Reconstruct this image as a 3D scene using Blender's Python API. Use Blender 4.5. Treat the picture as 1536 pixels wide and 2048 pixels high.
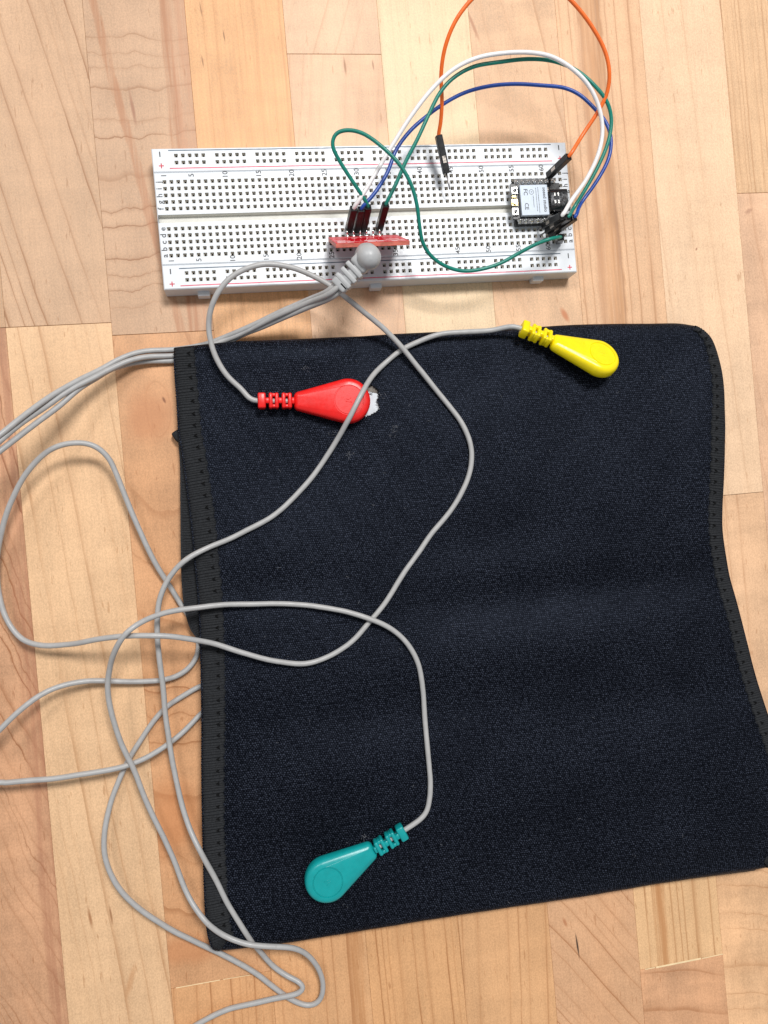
import bpy, bmesh, math, random
import numpy as np
from mathutils import Matrix, Vector

for o in list(bpy.data.objects):
    bpy.data.objects.remove(o)
SC = bpy.context.scene
C = SC.collection
rnd = random.Random(7)
MM = 0.001

# ------------------------------------------------------------------ camera
CAM_ROT = (0.00377, -0.15626, -0.09022)          # rotation vector of the hand-held phone
CAM_LOC = np.array([29.0, -90.09, 308.3])        # millimetres above the table
FOC = 1540.0                                     # focal length in photo pixels (2048 high)


def rotmat(r):
    r = np.array(r)
    th = np.linalg.norm(r)
    k = r / th
    K = np.array([[0, -k[2], k[1]], [k[2], 0, -k[0]], [-k[1], k[0], 0]])
    return np.eye(3) + math.sin(th) * K + (1 - math.cos(th)) * K @ K


CM = rotmat(CAM_ROT)


def at(u, v, z=0.0):
    """point of the place, at height z (mm), seen at photo pixel u,v"""
    d = CM @ np.array([(u - 768) / FOC, -(v - 1024) / FOC, -1.0])
    return CAM_LOC + d * (z - CAM_LOC[2]) / d[2]


cd = bpy.data.cameras.new('camera')
cam = bpy.data.objects.new('camera', cd)
C.objects.link(cam)
cam.matrix_world = Matrix.Translation(Vector(CAM_LOC * MM)) @ Matrix(CM.tolist()).to_4x4()
cd.sensor_fit = 'VERTICAL'
cd.sensor_height = 32.0
cd.lens = 32.0 * FOC / 2048.0
cd.clip_start = 0.01
cd.clip_end = 20.0
SC.camera = cam

# ------------------------------------------------------------------ light
W = bpy.data.worlds.new('World')
SC.world = W
W.use_nodes = True
W.node_tree.nodes['Background'].inputs[0].default_value = (0.93, 0.96, 1.0, 1)
W.node_tree.nodes['Background'].inputs[1].default_value = 0.33


def area(name, loc, target, sx, sy, power, col):
    d = bpy.data.lights.new(name, 'AREA')
    d.shape = 'RECTANGLE'
    d.size = sx
    d.size_y = sy
    d.energy = power
    d.color = col
    o = bpy.data.objects.new(name, d)
    C.objects.link(o)
    o.location = loc
    o.rotation_euler = (Vector(target) - Vector(loc)).to_track_quat('-Z', 'Y').to_euler()


area('ceiling_lamp', (0.34, 0.62, 1.45), (0.10, -0.05, 0), 0.44, 0.32, 23.0, (1.0, 0.985, 0.965))
area('ceiling_lamp', (-0.65, 0.75, 1.55), (0.05, -0.1, 0), 0.44, 0.32, 7.5, (1.0, 0.985, 0.965))
SC.view_settings.view_transform = 'Standard'
SC.view_settings.look = 'None'
SC.view_settings.exposure = 0.0
SC.view_settings.gamma = 1.0

# ------------------------------------------------------------------ helpers
OFF = {}


def tag(o, label=None, cat=None, group=None, kind=None):
    if label: o['label'] = label
    if cat: o['category'] = cat
    if group: o['group'] = group
    if kind: o['kind'] = kind
    return o


def thing(name, loc, label=None, cat=None, group=None, kind=None):
    o = bpy.data.objects.new(name, None)
    C.objects.link(o)
    o.empty_display_size = 0.01
    o.location = Vector(loc) * MM
    OFF[o.name] = np.array(loc, float)
    return tag(o, label, cat, group, kind)


class MB:
    def __init__(s):
        s.v = []; s.f = []; s.m = []; s.n = 0

    def add(s, v, f, mi=0):
        v = np.asarray(v, float).reshape(-1, 3)
        s.v.append(v)
        s.f += [tuple(i + s.n for i in q) for q in f]
        s.m += [mi] * len(f)
        s.n += len(v)

    def build(s, name, mats, parent=None, smooth=True, label=None, angle=None):
        if not isinstance(mats, (list, tuple)): mats = [mats]
        v = np.concatenate(s.v)
        off = OFF[parent.name] if parent else np.zeros(3)
        me = bpy.data.meshes.new(name)
        me.from_pydata(((v - off) * MM).tolist(), [], s.f)
        for m in mats: me.materials.append(m)
        if len(mats) > 1: me.polygons.foreach_set('material_index', s.m)
        if smooth:
            me.polygons.foreach_set('use_smooth', [True] * len(me.polygons))
            if angle is not None: me.set_sharp_from_angle(angle=math.radians(angle))
        me.update()
        o = bpy.data.objects.new(name, me)
        C.objects.link(o)
        if parent:
            o.parent = parent
            OFF[o.name] = off
        if label: o['label'] = label
        return o


def rbox(c, d, bev=0.2, M=None, seg=1):
    """rounded box centred at c, dims d, optional 3x3 axes M (columns)"""
    bm = bmesh.new()
    bmesh.ops.create_cube(bm, size=1)
    for v in bm.verts: v.co = Vector((v.co.x * d[0], v.co.y * d[1], v.co.z * d[2]))
    if bev > 0:
        bmesh.ops.bevel(bm, geom=bm.edges[:], offset=bev, segments=seg, affect='EDGES', profile=0.5)
    bm.verts.index_update()
    V = np.array([v.co[:] for v in bm.verts])
    F = [tuple(v.index for v in f.verts) for f in bm.faces]
    bm.free()
    if M is not None: V = V @ np.array(M).T
    return V + np.array(c), F


def unit(a):
    a = np.array(a, float)
    return a / np.linalg.norm(a)


def spline(pts, step=1.0):
    P = np.array(pts, float)
    P = np.vstack([2 * P[0] - P[1], P, 2 * P[-1] - P[-2]])
    out = []
    for i in range(1, len(P) - 2):
        p0, p1, p2, p3 = P[i - 1:i + 3]
        t0 = 0
        t1 = t0 + max(1e-3, np.linalg.norm(p1 - p0)) ** .5
        t2 = t1 + max(1e-3, np.linalg.norm(p2 - p1)) ** .5
        t3 = t2 + max(1e-3, np.linalg.norm(p3 - p2)) ** .5
        n = max(2, int(np.linalg.norm(p2 - p1) / step))
        for k in range(n):
            t = t1 + (t2 - t1) * k / n
            A1 = (t1 - t) / (t1 - t0) * p0 + (t - t0) / (t1 - t0) * p1
            A2 = (t2 - t) / (t2 - t1) * p1 + (t - t1) / (t2 - t1) * p2
            A3 = (t3 - t) / (t3 - t2) * p2 + (t - t2) / (t3 - t2) * p3
            B1 = (t2 - t) / (t2 - t0) * A1 + (t - t0) / (t2 - t0) * A2
            B2 = (t3 - t) / (t3 - t1) * A2 + (t - t1) / (t3 - t1) * A3
            out.append((t2 - t) / (t2 - t1) * B1 + (t - t1) / (t2 - t1) * B2)
    out.append(P[-2])
    return np.array(out)


def smoothpath(p, it=3):
    p = p.copy()
    for _ in range(it):
        p[1:-1] = p[1:-1] * .5 + (p[:-2] + p[2:]) * .25
    return p


def tube(path, r, seg=12, mb=None, mi=0, wob=0.0):
    path = np.asarray(path)
    n = len(path)
    T = np.gradient(path, axis=0)
    T /= np.linalg.norm(T, axis=1)[:, None] + 1e-12
    a = np.array([0, 0, 1.0])
    if abs(T[0] @ a) > .9: a = np.array([1.0, 0, 0])
    u = unit(a - (a @ T[0]) * T[0])
    V = np.zeros((n, seg, 3))
    ang = np.arange(seg) * 2 * math.pi / seg
    for i in range(n):
        u = unit(u - (u @ T[i]) * T[i])
        w = np.cross(T[i], u)
        rr = r * (1 + wob * math.sin(i * .37) * math.sin(i * .11 + 1))
        V[i] = path[i] + rr * (np.cos(ang)[:, None] * u + np.sin(ang)[:, None] * w)
    F = []
    for i in range(n - 1):
        for j in range(seg):
            k = (j + 1) % seg
            F.append((i * seg + j, i * seg + k, (i + 1) * seg + k, (i + 1) * seg + j))
    F.append(tuple(range(seg - 1, -1, -1)))
    F.append(tuple((n - 1) * seg + j for j in range(seg)))
    mb = mb or MB()
    mb.add(V.reshape(-1, 3), F, mi)
    return mb


def frame(axis, up=(0, 0, 1)):
    x = unit(axis)
    y = unit(np.cross(up, x))
    z = np.cross(x, y)
    return np.stack([x, y, z], 1)


def text_mesh(s, size, bold=0.0):
    cu = bpy.data.curves.new('glyphs', 'FONT')
    cu.body = s
    cu.size = size
    cu.align_x = 'CENTER'
    cu.align_y = 'CENTER'
    cu.offset = bold
    cu.resolution_u = 3
    ob = bpy.data.objects.new('glyphs', cu)
    me = bpy.data.meshes.new_from_object(ob)
    V = np.array([v.co[:] for v in me.vertices]).reshape(-1, 3)
    F = [tuple(p.vertices) for p in me.polygons]
    bpy.data.objects.remove(ob)
    bpy.data.meshes.remove(me)
    return V, F


# ------------------------------------------------------------------ materials
class NT:
    def __init__(s, name):
        s.mat = bpy.data.materials.new(name)
        s.mat.use_nodes = True
        s.t = s.mat.node_tree
        s.b = s.t.nodes['Principled BSDF']

    def node(s, typ, **kw):
        n = s.t.nodes.new(typ)
        for k, v in kw.items(): setattr(n, k, v)
        return n

    def put(s, sock, v):
        if hasattr(v, 'is_output'): s.t.links.new(v, sock)
        elif v is not None: sock.default_value = v

    def m(s, op, a, b=None, c=None, clamp=False):
        n = s.node('ShaderNodeMath', operation=op, use_clamp=clamp)
        s.put(n.inputs[0], a)
        if b is not None: s.put(n.inputs[1], b)
        if c is not None: s.put(n.inputs[2], c)
        return n.outputs[0]

    def noise(s, vec, scale, detail=3, rough=.55, dist=0):
        n = s.node('ShaderNodeTexNoise')
        s.put(n.inputs['Vector'], vec)
        n.inputs['Scale'].default_value = scale
        n.inputs['Detail'].default_value = detail
        n.inputs['Roughness'].default_value = rough
        n.inputs['Distortion'].default_value = dist
        return n.outputs[0]

    def map(s, vec, scale=(1, 1, 1), loc=(0, 0, 0), rot=(0, 0, 0)):
        n = s.node('ShaderNodeMapping')
        s.put(n.inputs[0], vec)
        n.inputs['Scale'].default_value = scale
        n.inputs['Location'].default_value = loc
        n.inputs['Rotation'].default_value = rot
        return n.outputs[0]

    def mix(s, f, a, b, blend='MIX'):
        n = s.node('ShaderNodeMix', data_type='RGBA', blend_type=blend)
        s.put(n.inputs[0], f)
        for i, v in ((6, a), (7, b)):
            s.put(n.inputs[i], v if hasattr(v, 'is_output') else (*v[:3], 1))
        return n.outputs[2]

    def ramp(s, f, stops):
        n = s.node('ShaderNodeValToRGB')
        s.put(n.inputs[0], f)
        e = n.color_ramp.elements
        while len(e) < len(stops): e.new(.5)
        for x, (p, c) in zip(e, stops):
            x.position = p
            x.color = (c, c, c, 1) if isinstance(c, (int, float)) else (*c, 1)
        return n.outputs[0]

    def smooth(s, v, lo, hi, a=0.0, b=1.0):
        n = s.node('ShaderNodeMapRange', interpolation_type='SMOOTHSTEP')
        s.put(n.inputs[0], v)
        for i, x in enumerate((lo, hi, a, b)): s.put(n.inputs[i + 1], x)
        return n.outputs[0]

    def bump(s, h, strength, dist):
        n = s.node('ShaderNodeBump')
        n.inputs['Strength'].default_value = strength
        n.inputs['Distance'].default_value = dist * MM
        s.put(n.inputs['Height'], h)
        s.t.links.new(n.outputs[0], s.b.inputs['Normal'])

    def coords(s, kind='Object'):
        n = s.node('ShaderNodeTexCoord')
        return s.map(n.outputs[kind], (1000, 1000, 1000)) if kind == 'Object' else n.outputs[kind]

    def set(s, **kw):
        for k, v in kw.items():
            s.put(s.b.inputs[k.replace('_', ' ')], (*v, 1) if isinstance(v, tuple) and len(v) == 3 else v)
        return s


def srgb(r, g, b):
    f = lambda c: (c / 255 / 12.92) if c / 255 <= .04045 else ((c / 255 + .055) / 1.055) ** 2.4
    return (f(r), f(g), f(b))


def plastic(name, col, rough=.4, spec=.5, var=.06, grime=None, bump=.02, sss=0.0):
    t = NT(name)
    P = t.coords()
    n = t.noise(P, .35, 4)
    c = t.mix(t.smooth(n, .3, .7), tuple(x * (1 - var) for x in col), tuple(min(1, x * (1 + var)) for x in col))
    if grime:
        g = t.noise(P, .9, 5, .7)
        c = t.mix(t.smooth(g, .62, .75), c, grime)
    t.set(Base_Color=c, Roughness=t.smooth(t.noise(P, .8, 3), .3, .7, rough * .85, rough * 1.15))
    t.b.inputs['Specular IOR Level'].default_value = spec
    if sss:
        t.b.inputs['Subsurface Weight'].default_value = sss
        t.b.inputs['Subsurface Radius'].default_value = (.002, .002, .002)
    if bump: t.bump(t.noise(P, 3.0, 3), .3, bump)
    return t.mat


def metal(name, col, rough=.25):
    t = NT(name)
    P = t.coords()
    t.set(Base_Color=col, Metallic=1.0, Roughness=t.smooth(t.noise(P, 1.2, 3), .3, .7, rough * .7, rough * 1.4))
    t.bump(t.noise(P, 1.5, 3), .3, .03)
    return t.mat


M_white = plastic('white_abs_plastic', (.69, .72, .755), .38, .5, .02)
M_ivory = plastic('ivory_adhesive_tape', (.70, .66, .56), .6, .3, .04)
M_chan = plastic('channel_floor', (.66, .65, .60), .5, .3, .03)
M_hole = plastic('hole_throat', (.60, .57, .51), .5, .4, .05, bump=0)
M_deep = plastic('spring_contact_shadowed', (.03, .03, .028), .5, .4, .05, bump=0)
M_ink = plastic('black_ink', (.075, .075, .08), .6, .3, .3, bump=0)
M_bluei = plastic('slate_blue_ink', srgb(88, 104, 120), .6, .3, .25, bump=0)
M_redi = plastic('red_ink', srgb(222, 95, 115), .6, .3, .2, bump=0)
M_redi2 = plastic('red_symbol_ink', srgb(200, 60, 75), .6, .3, .2, bump=0)
M_grey = plastic('grey_cable_jacket', (.405, .40, .395), .40, .5, .05, grime=(.27, .26, .24), bump=.03)
M_plug = plastic('grey_moulded_plug', (.43, .435, .44), .38, .5, .05, bump=.04)
M_orange = plastic('orange_wire_jacket', (.88, .16, .02), .38, .5, .06)
M_wwire = plastic('white_wire_jacket', (.82, .80, .80), .38, .5, .04)
M_green = plastic('green_wire_jacket', (.004, .20, .15), .35, .5, .08)
M_blue = plastic('blue_wire_jacket', (.010, .062, .33), .35, .5, .08)
M_black = plastic('black_nylon_housing', (.006, .006, .007), .35, .5, .3)
M_clip = metal('tinned_clip', (.62, .56, .50), .35)
M_pin = metal('nickel_pin', (.72, .71, .68), .2)
M_jpin = metal('dull_tinned_pin', (.26, .25, .25), .3)
M_solder = metal('bright_solder', (.80, .80, .78), .16)
M_gold = metal('gold_plate', (.83, .66, .34), .25)
M_dkmetal = metal('dark_steel_shell', (.085, .085, .09), .18)
M_shield = NT('brushed_shield_can')
_P = M_shield.coords()
M_shield.set(Base_Color=(.47, .53, .61), Metallic=.1, Roughness=M_shield.smooth(M_shield.noise(M_shield.map(_P, (6, .6, 1)), 1, 3), .3, .7, .38, .5))
M_shield = M_shield.mat
M_pcbk = plastic('black_solder_mask', (.006, .007, .009), .25, .5, .2)
M_pcbr = plastic('red_solder_mask', (.60, .005, .016), .28, .03, .1, bump=0)
M_pcbedge = plastic('red_board_edge', (.58, .15, .11), .5, .4, .25)
M_silk_refl = plastic('white_print_and_reflection', (.78, .74, .74), .5, .4, .1, bump=0)  # module print, and reflections painted on its face
M_red = plastic('red_moulded_pvc', (.78, .012, .010), .34, .5, .05, bump=.03)
M_yellow = plastic('yellow_moulded_pvc', (.93, .74, .003), .32, .5, .04, bump=.03)
M_teal = plastic('teal_moulded_pvc', (.004, .32, .325), .30, .5, .05, bump=.03)
M_pad = plastic('white_electrode_foam', (.74, .79, .83), .8, .2, .06, bump=.15)
M_padtan = plastic('tan_grey_sheet', (.25, .23, .20), .7, .2, .1)
M_lint = plastic('pale_lint', (.24, .25, .28), .9, .1, .2, bump=0)
M_thread = plastic('black_thread', (.0025, .0025, .003), .8, .2, .2)
M_frill = plastic('worn_thread_fuzz', (.060, .064, .070), .8, .2, .3)


def fabric(name, lo, hi, pitch=(.82, .74), sheen=.25):
    t = NT(name)
    uv = t.map(t.coords('UV'), (1, 1, 1))
    wv = t.node('ShaderNodeTexNoise')
    t.put(wv.inputs['Vector'], uv)
    wv.inputs['Scale'].default_value = .35
    wv.inputs['Detail'].default_value = 3
    off = t.node('ShaderNodeVectorMath', operation='MULTIPLY_ADD')
    t.put(off.inputs[0], wv.outputs[1])
    off.inputs[1].default_value = (1.5, 1.5, 0)
    t.put(off.inputs[2], uv)
    sp = t.node('ShaderNodeSeparateXYZ')
    t.put(sp.inputs[0], off.outputs[0])
    row = t.m('FLOOR', t.m('DIVIDE', sp.outputs[1], pitch[1]))
    shift = t.m('MULTIPLY', t.m('MODULO', row, 2.0), .5)
    fx = t.m('ABSOLUTE', t.m('SUBTRACT', t.m('FRACT', t.m('ADD', t.m('DIVIDE', sp.outputs[0], pitch[0]), shift)), .5))
    fy = t.m('ABSOLUTE', t.m('SUBTRACT', t.m('FRACT', t.m('DIVIDE', sp.outputs[1], pitch[1])), .5))
    d = t.m('SQRT', t.m('ADD', t.m('MULTIPLY', fx, fx), t.m('MULTIPLY', fy, fy)))
    h = t.smooth(d, .12, .52, 1, 0)
    sparkle = t.noise(uv, .95, 4, .85)
    big = t.noise(uv, .035, 4, .6)
    lev = t.m('MULTIPLY', t.m('MULTIPLY', h, t.smooth(sparkle, .42, .66, .06, 1.6)), t.smooth(big, .3, .7, .75, 1.2))
    c = t.mix(lev, lo, hi)
    fz = t.noise(t.map(uv, (1, 1, 1), (31, 7, 3)), .9, 5, .85)
    c = t.mix(t.m('MULTIPLY', t.smooth(fz, .70, .80), .35), c, (.08, .09, .11))
    t.set(Base_Color=c, Roughness=.43)
    t.b.inputs['Specular IOR Level'].default_value = .10
    t.b.inputs['Specular Tint'].default_value = (.58, .70, 1.0, 1)
    t.b.inputs['Sheen Weight'].default_value = sheen
    t.b.inputs['Sheen Roughness'].default_value = .4
    t.b.inputs['Sheen Tint'].default_value = (.55, .65, .85, 1)
    t.bump(t.m('ADD', h, t.m('MULTIPLY', sparkle, 1.6)), .9, .07)
    return t.mat


M_fab = fabric('navy_black_knit', (.0005, .0006, .0015), (.040, .047, .068), sheen=.02)
t = NT('black_ribbed_tape')
_n = t.noise(t.coords(), 1.6, 4, .8)
t.set(Base_Color=t.mix(t.smooth(_n, .3, .75), (.0055, .006, .0072), (.024, .0265, .031)), Roughness=.75)
t.b.inputs['Specular IOR Level'].default_value = .3
t.bump(_n, .5, .1)
M_tape = t.mat

# ------------------------------------------------------------------ maple tabletop
GA = -0.0015


def wood(name, base, sp=8.0, slope=0.0, curve=0.0, amp=3.0, nscale=.018, ls=.5, horiz=0.0, ring=None,
         line=None, fig=.06, streaks=(), marks=(), yc=0.0, fine=.045, seed=0.0, jag=0.0):
    """one maple stave: ring lines, pores, figure; streaks/marks in table millimetres"""
    t = NT(name)
    P = t.coords()
    base = srgb(*base)
    base = tuple(k_ * (.82 * x + .18 * m_) for x, m_, k_ in zip(base, srgb(224, 186, 150), (.955, .94, .985)))
    sp *= .82
    dark = line and srgb(*line) or (base[0] * .60, base[1] * .47, base[2] * .37)
    S = t.node('ShaderNodeSeparateXYZ')
    t.put(S.inputs[0], P)
    x, y = S.outputs[0], S.outputs[1]
    Pn = t.map(P, (1, .35, 1), (seed * 37.1, seed * 91.3, 0))
    n1 = t.m('SUBTRACT', t.noise(Pn, nscale, 3, .5), .5)
    n2 = t.m('SUBTRACT', t.noise(t.map(P, (1, .6, 1), (seed * 13, 5, 1)), .10, 4, .6), .5)
    if ring:
        rx, ry, ky = ring
        dx = t.m('SUBTRACT', x, rx)
        dy = t.m('MULTIPLY', t.m('SUBTRACT', y, ry), ky)
        v = t.m('SQRT', t.m('ADD', t.m('MULTIPLY', dx, dx), t.m('MULTIPLY', dy, dy)))
    else:
        yy = t.m('SUBTRACT', y, yc)
        v = t.m('ADD', t.m('MULTIPLY', x, 1 - horiz), t.m('MULTIPLY', yy, slope + horiz))
        if curve: v = t.m('ADD', v, t.m('MULTIPLY', t.m('MULTIPLY', yy, yy), curve))
    v = t.m('ADD', v, t.m('MULTIPLY', n1, amp * 3))
    v = t.m('ADD', v, t.m('MULTIPLY', n2, .9 + jag))
    v = t.m('DIVIDE', v, sp)
    v = t.m('ADD', v, t.m('MULTIPLY', t.m('SINE', t.m('ADD', t.m('MULTIPLY', v, 2.1), seed)), .27))
    v = t.m('ADD', v, t.m('MULTIPLY', t.m('SINE', t.m('ADD', t.m('MULTIPLY', v, .83), seed * 2.3)), .45))
    cell = t.m('FLOOR', v)
    wn = t.node('ShaderNodeTexWhiteNoise', noise_dimensions='1D')
    t.put(wn.inputs['W'], t.m('ADD', cell, seed * 7.7))
    f = t.m('ADD', t.m('FRACT', v), t.m('MULTIPLY', t.m('SUBTRACT', wn.outputs[0], .5), .0))
    wd = .55 / sp
    ln = t.m('SUBTRACT', t.smooth(f, 0, min(.35, wd * 5), 1, 0), t.smooth(f, 0, .02, 1, 0), clamp=True)
    core = t.smooth(f, .0, wd * 1.6, 1, 0)
    pre = t.smooth(f, .75, 1.0, 0, .25)
    brk = t.smooth(t.noise(t.map(P, (1, .25, 1), (seed * 3, seed, 9)), .07, 3), .3, .62, .4, 1.15)
    lw = t.m('MULTIPLY', t.smooth(wn.outputs[0], 0, 1, .4, 1.25), brk)
    k = t.m('MULTIPLY', t.m('MULTIPLY', t.m('ADD', t.m('MULTIPLY', ln, .35), t.m('ADD', t.m('MULTIPLY', core, .95), pre)), lw), ls * 1.15, clamp=True)
    # body tone: blotches, curl, long fibres, pores
    blot = t.noise(t.map(P, (1, .4, 1), (seed * 5, seed * 11, 2)), .045, 4, .6)
    curl = t.noise(t.map(P, (.35, 1.4, 1), (seed * 9, seed * 2, 4)), .10, 3, .5)
    fib = t.noise(t.map(P, (1, .035, 1), (seed * 2, seed * 8, 1)), 1.1, 4, .7)
    tone = t.m('ADD', t.m('ADD', t.smooth(blot, .3, .7, 1 - fig * 1.3, 1 + fig), t.smooth(curl, .3, .7, -fig * .6, fig * .6)), t.smooth(fib, .3, .7, -fine, fine * .8))
    gn = t.noise(t.map(P, (1, .7, 1), (3, 1, 1)), 1.8, 3, .8)
    tone = t.m('ADD', tone, t.smooth(gn, .32, .68, -.12, .105))
    c = t.mix(1.0, base, t.mix(0, t.node('ShaderNodeCombineColor').outputs[0], (1, 1, 1)), 'MIX') if False else None
    cc = t.node('ShaderNodeCombineColor')
    for i in range(3): t.put(cc.inputs[i], tone)
    c = t.mix(1.0, base, cc.outputs[0], 'MULTIPLY')
    # hue drift towards pink / yellow
    hue = t.noise(t.map(P, (1, .3, 1), (seed * 17, 3, 3)), .03, 3)
    c = t.mix(t.smooth(hue, .35, .7, 0, .35), c, t.mix(1.0, c, (1.0, .93, .86), 'MULTIPLY'))
    c = t.mix(k, c, dark)
    pv = t.noise(t.map(P, (1, .16, 1), (seed * 4, seed * 6, 6)), .9, 2, .5)
    c = t.mix(t.m('MULTIPLY', t.smooth(pv, .67, .75), .55), c, dark)
    for (sx, sw, ssl, scol, sst) in streaks:
        d = t.m('ABSOLUTE', t.m('SUBTRACT', t.m('ADD', x, t.m('ADD', t.m('MULTIPLY', y, ssl), t.m('MULTIPLY', n2, 3.0))), sx))
        a = t.smooth(d, sw * .5, sw, sst, 0)
        st_ = t.noise(t.map(P, (1, .03, 1), (seed, seed * 3, sx)), .55, 4, .65)
        c = t.mix(t.m('MULTIPLY', a, t.smooth(st_, .35, .62, .25, 1)), c, srgb(*scol))
    for (mx, my, rx, ry, ang, mcol, mst) in marks:
        ca, sa = math.cos(ang), math.sin(ang)
        ax = t.m('SUBTRACT', x, mx)
        ay = t.m('SUBTRACT', y, my)
        p = t.m('DIVIDE', t.m('ADD', t.m('MULTIPLY', ax, ca), t.m('MULTIPLY', ay, sa)), rx)
        q = t.m('DIVIDE', t.m('SUBTRACT', t.m('MULTIPLY', ay, ca), t.m('MULTIPLY', ax, sa)), ry)
        d = t.m('ADD', t.m('SQRT', t.m('ADD', t.m('MULTIPLY', p, p), t.m('MULTIPLY', q, q))), t.m('MULTIPLY', n2, .8))
        c = t.mix(t.smooth(d, .25, 1.0, mst, 0), c, srgb(*mcol))
    t.set(Base_Color=c, Roughness=t.smooth(gn, .3, .7, .42, .56))
    t.b.inputs['Specular IOR Level'].default_value = .38
    t.bump(t.m('ADD', t.m('MULTIPLY', gn, .7), t.m('ADD', fib, t.m('MULTIPLY', k, -.6))), .22, .12)
    return t.mat


table = thing('tabletop', (0, 0, 0), 'maple butcher block tabletop of staggered end joined staves', kind='structure')
tb = MB()
v, f = rbox((92, -100, -22), (1000, 900, 36), 2)
tb.add(v, f)
tb.build('core_board', wood('maple_core', (150, 105, 65), seed=3), table, smooth=False)

COL0, CW = -60.0, 38.32


def px(u, v):
    p = at(u, v, 0)
    return p[0], p[1]


def mk(u, v, rx, ry, ang, col, st):
    X, Y = px(u, v)
    return (X, Y, rx, ry, math.radians(ang), col, st)


def stk(u, v, w, slope, col, st):
    X, Y = px(u, v)
    return (X + Y * slope, w, slope, col, st)


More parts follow.
